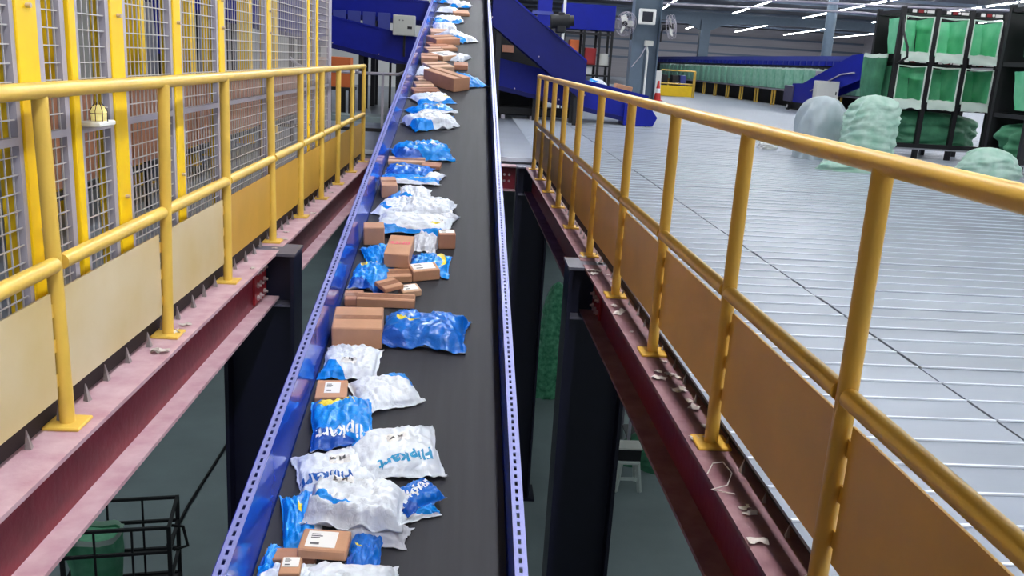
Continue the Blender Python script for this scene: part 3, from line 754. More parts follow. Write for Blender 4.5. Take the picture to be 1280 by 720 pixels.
# dark end block and foot of the cross conveyor
MB().prism([(CX1-.5-CX0, .02), (CX1+.12-CX0, .02), (CX1+.2-CX0, .2), (CX1-CX0, .45), (CX1-.5-CX0, .45)][::1], -.12, .5).build('tail_box', M['eq'], cc)
ch = incline('feed_conveyor', .40, 2.70, 2.30, 1.33, 17.9, 18.7, .80, 'steep dark blue feed conveyor dropping onto the sloping cross conveyor', m='eq2', legs=(.55, 2.15))
r = empty('gear_motor', (1.72, 17.72, 2.02), 'black gear motor bolted to the steep feed conveyor', 'motor')
MB().tube([(-.2, 0, 0), (.16, 0, .03)], .13, 16).build('motor_body', M['black'], r); MB().cbox((-.09, -.1, -.2), (.09, .17, .05), .02).build('gearbox', M['black'], r)
MB().tube([(.16, 0, .03), (.24, 0, .04)], .1, 16).build('fan_cover', M['dark'], r); MB().cbox((-.06, -.07, .11), (.06, .05, .18), .01).build('terminal_box', M['dark'], r)
# upper blue conveyor on the left and its post
uc = incline('upper_conveyor', -7.0, 2.55, -.95, 2.40, 20.6, 21.4, .5, 'upper dark blue conveyor running above the sloping cross conveyor', legs=(-5.4, -2.15))
MB().box((3.6, -.05, 2.42), (5.1, -.02, 2.62)).build('name_board', M['white'], uc)
r = empty('blue_guard_panels', (-3.3, 20.2, DZ), 'row of blue upright guard panels between the two blue conveyors', 'guard')
for k in range(5): MB().cbox((k*.32, -.02, 1.72-.05*k), (k*.32+.27, .02, 2.02), .005).build('panel', M['eqp'], r)
MB().box((0, .02, 1.6), (1.6, .05, 1.66)).build('rail', M['eq'], r); 
for k in (0, 1.55): MB().box((k, .02, 0), (k+.05, .07, 1.66)).build('leg', M['dark'], r)
r = empty('control_box', (-1.33, 18.60, 1.8), 'white electrical control box hung on the cross conveyor beside the belt', 'control box')
MB().cbox((-.22, -.1, -.19), (.22, .1, .2), .01).build('enclosure', M['offw'], r)
MB().box((.07, -.106, -.06), (.16, -.1, -.01)).build('nameplate', M['dark'], r)
for k in (-.09, -.02): MB().tube([(k, -.1, .1), (k, -.118, .1)], .013, 8).build('push_button', M['ink'], r)
MB().box((-.02, .1, -.6), (.02, .128, .2)).build('mount', M['dark'], r)
# black supports and low kerb on the far deck left of the belt
for i, (x, y, w) in enumerate(((-2.62, 17.3, .09), (-2.35, 17.3, .09), (-1.3, 17.6, .18), (-.92, 17.7, .1))):
    r = empty('support_post', (x, y, DZ), 'black steel support post under the sloping blue conveyor', 'post', 'black posts under the cross conveyor')
    MB().box((-w/2, -w/2, .015), (w/2, w/2, czt(x)-.65-DZ if y > 18.7 else 1.0)).build('shaft', M['black'], r); MB().box((-w, -w, 0), (w, w, .015)).build('foot', M['black'], r)
MB().box((-6, 15.8, DZ), (-.5, 16.5, DZ+.10)).build('trim_2', M['concrete'], kind='structure')
MB().box((-6, 14.0, DZ), (-.6, 14.06, DZ+.05)).build('trim_3', M['dark'], kind='structure')
r = empty('hand_pipe', (-2.9, 15.0, .95), 'white bent pipe running from the railing end toward the belt', 'pipe')
MB().tube([(0, 0, .15), (.1, 0, .05), (.3, 0, -.02), (1.2, .02, -.03), (1.75, .04, -.02), (1.95, .05, .06)], .025, 8).build('tube', M['fence_g'], r)
for x in (.12, 1.5): MB().box((x-.02, 0, -.88), (x+.02, .04, -.03)).build('leg', M['fence_g'], r)
for i, (x, w, h_) in enumerate(((-2.75, .35, .5), (-2.3, .38, .52))):
    r = link('carton', MB().cbox((-w/2, -.2, 0), (w/2, .2, h_), .006).mesh('carton', M['orange' if i else 'carton2']), None, 'tan carton standing on the pallet behind the railing end', 'carton', 'cartons behind the railing end'); r.location = (x, 16.6, .62)
r = empty('platform_table', (-2.55, 16.6, DZ), 'low dark table carrying tan cartons behind the railing end', 'table')
MB().box((-.5, -.3, .5), (.5, .3, .55)).build('top', M['dark'], r)
for sx in (-1, 1):
    for sy in (-1, 1): MB().box((sx*.45-.025, sy*.25-.025, 0), (sx*.45+.025, sy*.25+.025, .5)).build('leg', M['dark'], r)
r = empty('drive_unit', (1.0, 20.3, DZ), 'black drive unit in the gap between the two blue conveyors', 'machine')
MB().cbox((-.75, -.3, .06), (.75, .3, 1.95), .02).build('cabinet', M['black'], r)
MB().box((-.3, -.32, 1.35), (-.05, -.3, 1.5)).build('plate', M['carton2'], r)
for sx in (-1, 1): MB().box((sx*.6-.08, -.28, 0), (sx*.6+.08, .28, .06)).build('foot', M['dark'], r)
r = empty('drive_unit', (1.55, 19.2, DZ), 'low black drive unit with pale feet under the cross conveyor', 'machine')
MB().cbox((-.9, -.3, .08), (.6, .3, .25), .02).build('housing', M['black'], r)
for x in (-.8, -.2, .55): MB().box((x-.04, -.33, 0), (x+.04, .33, .08)).build('foot', M['fence_g'], r)
# parcels on the cross conveyor
def loose(px1, px2, y, zb, style, label, hgt):
    a, b = ony(*px1, y), ony(*px2, y); L = b.x-a.x; seedc[0] += 5
    B = Bag(L, .4, hgt, seedc[0], 2.8); o = link('poly_mailer', B.mesh([BAGM[style], BAGM['g0']], 20, 14), None, label, 'mailer bag'); o.location = ((a.x+b.x)/2, y, zb); o.rotation_euler.y = .18
loose((730, 95), (760, 100), 19.1, czt(2.8)-.15, 'w3', 'white and blue mailer riding on the sloping blue cross conveyor', .26)
o = MB().cbox((-.17, -.2, 0), (.17, .2, .26), .008).build('carton', M['carton'], label='tan carton on the sloping blue cross conveyor beside the steel column', cat='carton'); o.location = (3.22, 19.1, czt(3.22)-.155); o.rotation_euler.y = .18
# blue cabinet on a black rack
r = empty('blue_hopper_rack', (3.02, 24, DZ), 'dark blue hopper box on a tall black rack holding goods', 'rack')
MB().cbox((-.66, -.4, 2.05), (.66, .4, 2.68), .01).build('hopper', M['eq'], r)
for x in (-.62, -.1, .3, .62):
    for yy in (-.36, .36): MB().box((x-.03, yy-.03, 0), (x+.03, yy+.03, 2.05)).build('upright', M['black'], r)
for zz in (.9, 1.15, 1.95): MB().box((-.64, -.38, zz), (.64, .38, zz+.04)).build('shelf', M['dark'], r)
for i, (x, z, w, h_, m) in enumerate(((-.36, 1.19, .28, .34, 'carton'), (-.33, 1.53, .24, .26, 'orange'), (.1, 1.19, .3, .42, 'redgoods'), (.45, 1.19, .24, .3, 'offw'), (-.4, .94, .3, .2, 'carton3'), (.0, .94, .34, .2, 'white'))):
    o = MB().cbox((-w/2, -.2, 0), (w/2, .2, h_), .01).build('storage_box', M[m], label='small goods box on the shelf below the dark blue hopper', cat='box', group='goods under the blue hopper'); o.location = (3.02+x, 23.9, DZ+z)
o = empty('blue_post', (1.74, 22.2, DZ), 'broad dark blue post rising behind the steep feed conveyor', 'post')
MB().cbox((-.17, -.15, 0), (.17, .15, 3.6), .01).build('shaft', M['eq'], o); MB().box((-.3, -.17, 2.28), (.2, -.15, 2.36)).build('bracket', M['eqp'], o)
o = empty('white_conduit', (2.2, 22.0, DZ), 'thin white vertical conduit beside the dark blue hopper', 'pipe')
MB().tube([(0, 0, 0), (0, 0, 3.6)], .035, 8).build('pipe', M['white'], o); MB().tube([(0, 0, 2.2), (0, 0, 2.26)], .05, 8).build('clamp', M['greybox'], o)

# ---- steel hall column with fans and monitor
r = empty('hall_column', (4.0, 21.1, DZ), 'grey steel hall column carrying two fans and a monitor', 'column')
for sx in (-1, 1): MB().box((sx*.3-.012, -.2, 0), (sx*.3+.012, .2, 6.2)).build('flange', M['steel'], r)
MB().box((-.288, -.012, 0), (.288, .012, 6.2)).build('web', M['steel'], r)
MB().box((-.29, -.19, .0), (-.02, -.17, 1.75)).build('cover_plate', M['steel'], r)
MB().tube([(.06, -.21, .0), (.06, -.21, 1.55), (.02, -.22, 1.7)], .025, 8).build('conduit', M['white'], r)
MB().tube([(-.28, -.22, 1.2), (-.1, -.25, 1.45), (.02, -.24, 1.7)], .012, 6).build('cable', M['fence_g'], r)
MB().cbox((-.04, -.3, 1.68), (.16, -.2, 1.8), .01).build('junction_box', M['offw'], r)
r = empty('monitor', (3.95, 20.75, 2.38), 'white framed monitor mounted on the steel hall column', 'monitor')
MB().cbox((-.19, -.06, -.17), (.19, .06, .17), .015).build('casing', M['white'], r); MB().box((-.12, -.066, -.11), (.12, -.06, .11)).build('screen', M['screen'], r)
MB().box((-.04, .06, -.05), (.04, .16, .05)).build('mount', M['dark'], r)
def fan(x, y, z, rz, label):
    r = empty('wall_fan', (x, y, z), label, 'fan'); r.rotation_euler.z = rz; r.rotation_euler.x = -.15
    mb = MB(); R = .27
    for rr, yy in ((R, 0), (R*.95, -.06), (R*.95, .06), (R*.55, -.09), (R*.55, .09)): mb.tube([(rr*math.cos(k*math.pi/12), yy, rr*math.sin(k*math.pi/12)) for k in range(25)], .005, 4)
    for k in range(16):
        a = k*math.pi/8; c, s_ = math.cos(a), math.sin(a)
        for sg in (-1, 1): mb.tube([(.04*c, sg*.1, .04*s_), (R*.55*c, sg*.09, R*.55*s_), (R*c, 0, R*s_)], .003, 4)
    mb.build('cage', M['fence_g'], r)
    for k in range(3):
        a = k*2*math.pi/3; m = Matrix.Rotation(a, 4, 'Y') @ Matrix.Rotation(.4, 4, 'X')
        MB().cbox((.04, -.006, -.06), (.22, .006, .07), .003, m).build('blade', M['offw'], r)
    MB().tube([(0, -.05, 0), (0, .2, 0)], .06, 12).build('motor', M['dark'], r); MB().tube([(0, .18, 0), (0, .24, -.12), (0, .26, -.3)], .02, 6).build('arm', M['dark'], r)
fan(3.48, 20.75, 2.2, -.9, 'caged fan on the left side of the steel hall column beside the blue hopper'); fan(4.52, 20.75, 2.2, 1.15, 'caged fan on the right side of the steel hall column facing the sorter')

# ---- far right: barrier, cone, board
r = empty('sign_board', (7.15, 34.9, DZ), 'tall white board standing behind the red traffic cone', 'board')
MB().cbox((-.23, -.02, .0), (.26, .02, 1.12), .005).build('panel', M['white'], r); MB().box((-.23, 0, 0), (.26, .3, .03)).build('foot', M['greybox'], r)
r = empty('traffic_cone', (7.2, 34.3, DZ), 'red and white traffic cone in front of the white board', 'traffic cone')
MB().cbox((-.18, -.18, 0), (.18, .18, .035), .01).build('base', M['conered'], r)
MB().lathe([(.14, .035), (.10, .3)], 16).build('lower_band', M['conered'], r); MB().lathe([(.10, .3), (.075, .46)], 16).build('white_band', M['conew'], r); MB().lathe([(.075, .46), (.035, .74), (.001, .745)], 16).build('tip', M['conered'], r)
r = empty('low_barrier', (8.5, 40.2, DZ), 'short yellow barrier with a solid kick panel near the sorter', 'barrier')
bx = 1.55
for x in (0, bx-.06, bx): MB().tube([(x, 0, 0), (x, 0, 1.15)], .03, 8).build('post', M['rail'], r)
MB().tube([(0, 0, 1.15), (bx, 0, 1.15)], .03, 8).build('top_rail', M['rail'], r); MB().tube([(0, 0, .58), (bx, 0, .58)], .03, 8).build('mid_rail', M['rail'], r)
MB().box((.02, .0, .03), (bx-.02, .02, .5)).build('kick_panel', M['fence_y'], r)
for i, (x, w, m) in enumerate(((8.75, .5, 'black'), (9.35, .3, 'dark'), (9.7, .26, 'eqp'))):
    o = MB().cbox((-w/2, -.25, 0), (w/2, .25, .95), .02).build('bin_box', M[m], label='dark bin standing behind the short yellow barrier', cat='bin', group='bins behind the yellow barrier'); o.location = (x, 41.2, DZ)
# ---- loop sorter with hanging bags
SX = 12.9
r = empty('loop_sorter', (SX, 28, DZ), 'long violet blue loop sorter with yellow stands along the hall', 'sorter')
MB().box((-.05, 0, 1.62), (1.6, 44, 1.98)).build('fascia', M['eqp'], r)
mb = MB()
for k in range(66): mb.box((-.075, k*.65+.05, 1.64), (-.05, k*.65+.5, 1.80))
mb.build('fascia_rib', M['eq'], r)
MB().box((-.04, 0, 1.5), (1.5, 42, 1.6)).build('track', M['dark'], r)
MB().box((-.3, 0, .62), (-.02, 42, .68)).build('bag_shelf', M['fence_g'], r)
MB().box((.3, 0, 0), (1.4, 42, 1.5)).build('core', M['black'], r)
for k in range(18):
    for dy in (0, .34): MB().box((-.28, k*2.25+dy, 0), (-.22, k*2.25+dy+.06, .62)).build('stand', M['rail'], r)
def hang_bag(me, y, label, grp): 
    o = link('hanging_sack', me, None, label, 'sack', grp); o.location = (SX-.2, y, DZ+.70); o.rotation_euler.z = random.uniform(-.06, .06); return o
def sack_mesh(seed, w, d, h, mats, wr=.03):
    """soft hanging sack, open top with pale rim"""
    mb = MB(); vs = []; nu, nv = 28, 12
    for j in range(nv+1):
        t = j/nv; z = h*t; bul = .8+.2*math.sin(min(1, t*1.3)*math.pi*.5)
        for i in range(nu):
            a = 2*math.pi*i/nu; c, s_ = math.cos(a), math.sin(a); e = .5
            x = math.copysign(abs(c)**e, c)*d/2*bul; y = math.copysign(abs(s_)**e, s_)*w/2*bul
            n = 1+wr*4*nz(c*2, s_*2+t*2.5, seed)+wr*2*nz(c*6, s_*6, seed+t*2)
            vs.append((x*n, y*n, z+.03*nz(c*2, s_*2, seed+7)*t))
    fs = []
    for j in range(nv):
        for i in range(nu): fs.append((j*nu+i, j*nu+(i+1) % nu, (j+1)*nu+(i+1) % nu, (j+1)*nu+i))
    mb.add(vs, fs[:-nu], True); mb.add([vs[i] for i in range(nu)], [tuple(range(nu))[::-1]])
    o = len(mb.v); mb.mi = 1
    mb.add([vs[(nv-1)*nu+i] for i in range(nu)]+[vs[nv*nu+i] for i in range(nu)], [(i, (i+1) % nu, (i+1) % nu+nu, i+nu) for i in range(nu)], True)
    mb.mi = 0; mb.add([(vs[nv*nu+i][0]*.96, vs[nv*nu+i][1]*.96, h*.9) for i in range(nu)], [tuple(range(nu))])
    return mb.mesh('sack', mats)
sms = [sack_mesh(3.1*i, .92, .34, .82, [M['mint'] if i % 2 else M['green'], M['rim']]) for i in range(4)]
lighter = mat('mint_green_sack', rgb(126, 190, 160), .5, col2=rgb(164, 214, 190), vscale=5, bump=.3, bscale=9)
sms = [sack_mesh(3.1*i, .92, .34, .82, [lighter, M['rim']]) for i in range(4)]
for k in range(26):
    y = 33.4+k*1.04
    hang_bag(sms[k % 4], y, 'pale green sack hanging in a row under the violet sorter', 'green sacks under the sorter')
hang_bag(sack_mesh(77, .5, .3, .8, [M['silver'], M['rim']]), 32.45, 'grey white sack hanging at the end of the green sack row', None)
for k in range(3): hang_bag(sms[k], 31.5-k*1.02, 'pale green sack under the sorter behind the blue infeed chute', 'sacks behind the infeed chute')
# ---- blue infeed chute before the sorter
r = empty('infeed_conveyor', (11.85, 33.2, DZ), 'blue inclined infeed conveyor with dark wheeled foot below the sorter', 'conveyor'); r.rotation_euler.z = -math.pi/2
for a in (0, .55): MB().prism([(.3, .3), (1.6, .3), (6.6, 1.35), (6.6, 2.0), (5.2, 1.95), (1.3, .98), (.3, .95)], a, a+.04).build('side_plate', M['eq'], r)
MB().prism([(.3, .85), (1.3, .88), (5.2, 1.85), (5.2, 1.8), (1.3, .83), (.3, .8)][::-1], .04, .55).build('belt', M['belt'], r)
MB().tube([(2.2, -.03, .75), (4.6, -.03, 1.35), (5.6, -.03, 1.42)], .025, 6).build('hand_rail', M['fence_g'], r)
MB().cbox((-.35, -.06, .3), (.55, .62, .88), .02).build('tail_cover', mat('violet_grey_cover', rgb(78, 76, 104), .5), r)
MB().box((-.1, .1, .03), (2.4, .2, .3)).build('base_frame', M['dark'], r)
for x in (.1, 1.5): MB().tube([(x, -.02, .13), (x, .06, .13)], .13, 14).build('wheel', M['black'], r); MB().tube([(x, -.03, .13), (x, -.01, .13)], .06, 10).build('hub', M['white'], r)
MB().box((6.2, .1, 0), (6.3, .2, 1.35)).build('leg', M['dark'], r)
r = empty('control_box', (11.35, 28.6, DZ), 'pale grey control box standing beside the blue infeed conveyor', 'control box')
MB().cbox((-.3, -.15, .42), (.42, .15, 1.12), .01).build('enclosure', M['offw'], r); MB().box((-.1, -.02, 0), (.1, .05, .42)).build('stand', M['dark'], r); MB().box((.32, -.17, .7), (.35, -.15, .8)).build('latch', M['dark'], r)

# ---- bin racks with open green sacks
def open_sack(seed, w, d, h, mats):
    """sack stretched open in a rack bay: mouth toward the aisle (-y), pale folded rim"""
    mb = MB(); n = 9
    def wall(fn, mi, flip=False):
        vs = [fn(i/n, j/n) for i in range(n+1) for j in range(n+1)]
        fs = [(i*(n+1)+j, (i+1)*(n+1)+j, (i+1)*(n+1)+j+1, i*(n+1)+j+1) for i in range(n) for j in range(n)]
        if flip: fs = [f[::-1] for f in fs]
        mb.mi = mi; mb.add(vs, fs, True)
    wob = lambda u, v, k: .035*nz(u*2.5, v*2.5, seed+k)+.02*nz(u*7, v*4, seed+k+2)
    wall(lambda u, v: (-w/2+w*u, d*(.75+.2*v)+wob(u, v, 1), h*v*.96), 0)
    wall(lambda u, v: (-w/2+wob(u, v, 2)*.6, d*u*(.78+.2*v), h*v*(1-.05*u)), 0)
    wall(lambda u, v: (w/2+wob(u, v, 3)*.6, d*u*(.78+.2*v), h*v*(1-.05*u)), 0)
    wall(lambda u, v: (-w/2+w*u, d*v*.78, .02+wob(u, v, 4)), 0)
    # rim roll and a hanging lip at the front
    mb.mi = 1
    mb.tube([(-w/2, 0, 0), (-w/2, 0, h*.5), (-w/2, 0, h), (0, -.01, h*.97), (w/2, 0, h), (w/2, 0, h*.5), (w/2, 0, 0)], .016, 6)
    wall(lambda u, v: (-w/2+w*u, -.03-.02*v+.03*nz(u*3, v, seed+8), .04-.15*v+.03*nz(u*4, v, seed+9)), 1)
    return mb.mesh('open_sack', mats)
M['sack_in'] = mat('sack_green_inside', rgb(84, 190, 136), .5, col2=rgb(134, 214, 172), vscale=3.5, bump=.3, bscale=6)
def rack(x, y, cols, label, side_bag=True, tag='first'):
    r = empty('bin_rack', (x, y, DZ), label, 'rack'); wd, dp = .56, .85; Wd = cols*wd; H = 2.38
    for xx in [0]+[Wd*k/cols for k in range(1, cols+1)]:
        for yy in (0, dp): MB().box((xx-.035, yy-.035, 0), (xx+.035, yy+.035, H)).build('upright', M['dark'], r)
    for zz in (.18, .80, 1.52, 2.28):
        for yy in (0, dp): MB().box((0, yy-.03, zz), (Wd, yy+.03, zz+.07)).build('beam', M['dark'], r)
        for xx in (0, Wd): MB().box((xx-.02, 0, zz), (xx+.02, dp, zz+.06)).build('side_beam', M['dark'], r)
    MB().box((0, -.04, .155), (Wd, dp, .18)).build('bottom_shelf', M['greybox'], r)
    MB().box((0, dp+.032, .2), (Wd, dp+.042, H-.1)).build('back_panel', M['dark'], r)
    for xx in (0, Wd):
        mb = MB(); mb.tube([(xx, 0, 2.28), (xx, -.1, 2.0), (xx, -.32, 1.75), (xx, -.36, 1.6), (xx, -.05, 1.5)], .02, 6); mb.build('side_hoop', M['dark'], r)
    for zz in (2.29, 1.525):
        for c in range(cols):
            st = MB().box((c*wd+.05, -.045, zz), (c*wd+wd-.05, -.035, zz+.06)).build('label_strip', M['black'], r)
            MB().box((c*wd+.12, -.048, zz+.005), (c*wd+.19, -.045, zz+.055)).build('tag', M['sticker'], st)
            MB().box((c*wd+.22, -.048, zz+.005), (c*wd+.30, -.045, zz+.055)).build('tag', M['redplate'], st)
            MB().tube([(c*wd+.325, -.045, zz+.03), (c*wd+.325, -.06, zz+.03)], .02, 8).build('lamp', M['sticker'], st)
            MB().box((c*wd+.36, -.048, zz+.008), (c*wd+.48, -.045, zz+.05)).build('tag', M['sticker'], st)
    return r, wd, dp
def fill(x, y, wd, cols, who, seed, bays_=None):
    for row, (z, h) in enumerate(((1.66, .58), (.92, .56))):
        for c in range(cols):
            o = link('open_sack', open_sack(seed+row*13+c*5, wd-.1, .62, h, [M['sack_in'], M['rim']]), None,
                     f'open green sack in the {"upper" if row == 0 else "middle"} tier, {bays_[c] if bays_ else who}', 'sack', f'open sacks in the {"upper" if row == 0 else "middle"} tier of the {who}')
            o.location = (x+c*wd+wd/2, y-.02, DZ+z)
def lump(seed, w, d, h, mats, folds=9, amp=.05, pw=2.6):
    """slumped cloth heap with horizontal folds"""
    mb = MB(); nu, nv = 40, 30; vs = []
    for j in range(nv+1):
        t = j/nv; ta = t; pr = (1-t**pw)**.5 if t < 1 else 0
        for i in range(nu):
            a = 2*math.pi*i/nu; c, s_ = math.cos(a), math.sin(a)
            t = ta+.10*nz(c*1.4, s_*1.4, seed+30)*ta*(1-ta)*4
            k = 1+.24*nz(c*1.2, s_*1.2+ta*1.2, seed)+.10*nz(c*2.5+t, s_*2.5, seed+4)
            fold = amp*math.sin(t*folds*math.pi*2+8*nz(c*1.3, s_*1.3+t*2, seed+2))*(.15+1.3*abs(nz(c*1.6, s_*1.6+t*3, seed+8)))+.06*nz(c*3, s_*3+t*4, seed+12)
            e = .75
            x = math.copysign(abs(c)**e, c)*w/2*pr*k+fold*c*pr; y = math.copysign(abs(s_)**e, s_)*d/2*pr*k+fold*s_*pr
            vs.append((x, y, max(0, h*ta*(1+.2*nz(c*1.3, s_*1.3, seed+6)*ta*(1-ta**4)))))
    fs = [(j*nu+i, j*nu+(i+1) % nu, (j+1)*nu+(i+1) % nu, (j+1)*nu+i) for j in range(nv) for i in range(nu)]
    mb.add(vs, fs, True); return mb.mesh('lump', mats)
r1, wd, dp = rack(6.84, 14.45, 3, 'black sorting rack with open green sacks behind the mint sack heap')
fill(6.84, 14.45, wd, 3, 'rack behind the mint sack heap', 5., ('bay beside the hanging side sack', 'centre bay behind the mint heap', 'bay beside the closer rack'))
r2, wd, dp = rack(7.78, 12.2, 4, 'black sorting rack with green sacks closest to the ochre railing')
fill(7.78, 12.2, wd, 4, 'rack closest to the ochre railing', 41.)
for (x, y, n, lab) in ((6.84, 14.45, 3, 'dark green tarpaulin folded on the bottom shelf of the rack behind the heap'), (7.78, 12.2, 4, 'dark green tarpaulin folded on the bottom shelf of the closer rack')):
    o = link('folded_tarpaulin', lump(x, n*wd*1.06, .7, .58, [M['green_d']], 4, .06, 9), None, lab, 'tarpaulin'); o.location = (x+n*wd/2, y+.42, DZ+.185)
o = link('side_sack', sack_mesh(19, .6, .22, .72, [M['green_d'], M['rim']]), None, 'dark green sack hanging at the side of the rack behind the heap', 'sack'); o.location = (6.70, 14.9, DZ+.92)
# big mint sacks on the deck
o = link('mint_sack', lump(2.3, .74, .7, 1.02, [M['mint']], 8, .06, 7), None, 'tall mint green sack heap with many horizontal folds before the rack', 'sack'); o.location = (5.82, 12.75, DZ)
o = link('mint_sack', lump(8.1, .72, .6, .95, [mat('milky_sack', rgb(172, 184, 190), .4, var=.05, bump=.2, bscale=7)], 3, .02, 5), None, 'milky white smooth sack behind the tall mint sack heap', 'sack'); o.location = (5.42, 13.55, DZ)
o = link('mint_sack', lump(15.2, .95, .45, .24, [M['mint']], 3, .03), None, 'limp mint sack lying on the deck before the tall heap', 'sack'); o.location = (5.3, 11.95, DZ); o.rotation_euler.z = -.15
o = link('mint_sack', lump(31.2, .3, .25, .18, [M['white']], 3, .02), None, 'small white bundle on the deck behind the milky sack', 'sack'); o.location = (5.05, 14.8, DZ)
o = link('mint_sack', lump(25.2, .8, .5, .42, [M['mint']], 4, .03), None, 'pale mint bundle on the deck under the closer rack', 'sack'); o.location = (7.2, 12.0, DZ)

# ================================================================== HALL SHELL
MB().box((-30, -12, 6.3), (60, 110, 6.45)).build('ceiling', M['roof'], kind='structure')
MB().box((-30, 106, DZ), (60, 106.3, 6.3)).build('wall_back', M['hallwall'], kind='structure')
MB().box((46, -12, GZ), (46.3, 106, 6.3)).build('wall_right', M['hallwall'], kind='structure')
MB().box((-16, 33, DZ), (-.7, 33.15, 6.3)).build('wall_partition', M['partition'], kind='structure')
MB().box((-8.2, -12, DZ), (-8, 33, 6.3)).build('wall_left', mat('left_wall_grey', rgb(108, 108, 120), .6, var=.15, vscale=.7), kind='structure')
for k, z in enumerate((2.2, 3.2, 4.2, 5.2)): MB().box((-5, 105.9, z), (46, 106, z+.22)).build(f'trim_{4+k}', M['purlin'], kind='structure')
for k in range(14):
    y = 8+k*7.0
    o = MB().box((-20, y, 6.12), (46, y+.1, 6.3)).build('roof_purlin', M['purlin'], label='grey roof purlin spanning the hall under the dark ceiling', cat='purlin', group='roof purlins')
def portal(x, y, w, label):
    r = empty('portal_frame', (x, y, DZ), label, 'frame')
    MB().box((-w/2, -.25, 0), (w/2, .25, 5.2)).build('column', M['steel'], r)
    MB().prism([(-9, 5.2), (-1.8, 5.0), (-w/2, 4.4), (w/2, 4.4), (1.8, 5.0), (9, 5.2), (9, 5.8), (-9, 5.8)], -.12, .12).build('haunched_rafter', M['steel'], r)
portal(19, 74.5, .8, 'blue grey portal frame with haunched rafter far down the hall'); portal(37, 74.5, .8, 'blue grey portal frame with haunched rafter by the right wall')
r = empty('hall_column', (18.1, 46, DZ), 'round grey hall column rising behind the violet sorter', 'column')
MB().tube([(0, 0, 0), (0, 0, 6.2)], .26, 14).build('shaft', M['steel'], r); MB().cbox((-.4, -.4, 0), (.4, .4, .06), .01).build('base_plate', M['steel_d'], r)
# conduits strung below the roof
def strung(p, r_, label):
    MB().tube(p, r_, 6).build('conduit', M['fence_g'], label=label, cat='conduit')
strung([ony(745, -2, 30), ony(860, 6, 30), ony(1000, 12, 30), ony(1080, 16, 30), ony(1160, 27, 30), ony(1300, 52, 30)], .035, 'long thin white conduit sagging under the roof across the hall')
strung([ony(900, -2, 34), ony(1000, 2, 34), ony(1120, 8, 34), ony(1280, 14, 34), ony(1400, 18, 34)], .04, 'second thin pale conduit strung higher under the roof')
# LED rows
tm = MB().cbox((-.055, 0, -.04), (.055, 1.5, .0), .015).mesh('lamp_tube', M['tube'])
tm0 = MB().cbox((-.055, 0, -.04), (.055, 1.5, .0), .015).mesh('lamp_tube', M['tube_new'])
for k in range(0, 6):
    for r0 in (-9.5, 11.0, 31.0, 50.5, 80.5):
        x = .95 if k == 0 else .55+5.4*k+.12*r0
        if k == 0 and r0 > 30: continue
        r = empty('light_row', (x, r0, 5.6), 'suspended row of white LED tubes under the hall roof', 'light', 'LED rows under the roof'); r.rotation_euler.z = -math.atan(.12) if k else 0
        MB().box((-.05, 0, 0), (.05, 19, .06)).build('trunking', M['housing'], r)
        for j in range(10): link('lamp_tube', tm if k else tm0, r, mtx=Matrix.Translation((0, j*1.92, 0)))
        mb = MB()
        for yy in (.5, 9.5, 18.5): mb.box((-.005, yy, .06), (.005, yy+.01, .7))
        mb.build('hanger', M['dark'], r)

# ================================================================== GROUND FLOOR THINGS
M['tube2'] = emis('led_tube_ground', (.86, .97, 1), 17.)  # unseen rows added under the deck to lift the dark ground floor
tm2 = MB().cbox((-.055, 0, -.04), (.055, 1.5, .0), .015).mesh('lamp_tube', M['tube2'])
for x, y0, n in ((4.2, 4, 6), (-4.6, 4, 6), (4.2, 17, 5), (-4.6, 17, 5)):
    r = empty('light_row', (x, y0, -.75), 'row of white LED tubes hung under the deck over the ground floor', 'light', 'LED rows under the deck')
    MB().box((-.05, 0, 0), (.05, n*1.92, .06)).build('trunking', M['housing'], r)
    for j in range(n): link('lamp_tube', tm2, r, mtx=Matrix.Translation((0, j*1.92, 0)))
    for yy in (.5, n*1.92-.5): MB().box((-.005, yy, .06), (.005, yy+.01, .74)).build('hanger', M['dark'], r)
c0 = onz(216, 627, -3.45); c1 = onz(97, 645, -3.45)
r = empty('cage_trolley', (-3.35, 8.4, GZ), 'black tubular cage trolley on the ground floor holding a green sack', 'trolley'); r.rotation_euler.z = .18
tw, td, th = .5, .32, 1.05
for sx in (-1, 1):
    for sy in (-1, 1): MB().box((sx*tw-.02, sy*td-.02, .12), (sx*tw+.02, sy*td+.02, th)).build('upright', M['black'], r); MB().tube([(sx*tw-.02, sy*td, .06), (sx*tw+.02, sy*td, .06)], .06, 10).build('wheel', M['dark'], r)
for zz in (th, .78, .45, .15):
    for sy in (-1, 1): MB().box((-tw, sy*td-.016, zz-.03), (tw, sy*td+.016, zz)).build('rail', M['black'], r)
    for sx in (-1, 1): MB().box((sx*tw-.016, -td, zz-.03), (sx*tw+.016, td, zz)).build('side_rail', M['black'], r)
for x in (-.2, .15):
    for sy in (-1, 1): MB().box((x-.01, sy*td-.01, .15), (x+.01, sy*td+.01, th)).build('bar', M['black'], r)
MB().box((-tw, -td, .1), (tw, td, .13)).build('floor_tray', M['dark'], r)
MB().tube([(tw+.01, -.2, th-.06), (tw+.12, -.2, th-.08), (tw+.16, -.2, th-.3), (tw+.02, -.2, th-.34)], .016, 8).build('handle', M['black'], r)
o = link('green_sack', sack_mesh(5, .42, .5, .72, [M['green'], M['rim']], .05), None, 'green sack standing inside the black cage trolley below', 'sack'); o.location = (-3.62, 8.38, GZ+.135)
p = onz(783, 612, GZ)
r = empty('plastic_stool', (p.x, p.y+.1, GZ), 'pale plastic stool on the ground floor behind the navy column', 'stool')
MB().cbox((-.15, -.15, .40), (.15, .15, .44), .01).build('seat', M['stool'], r)
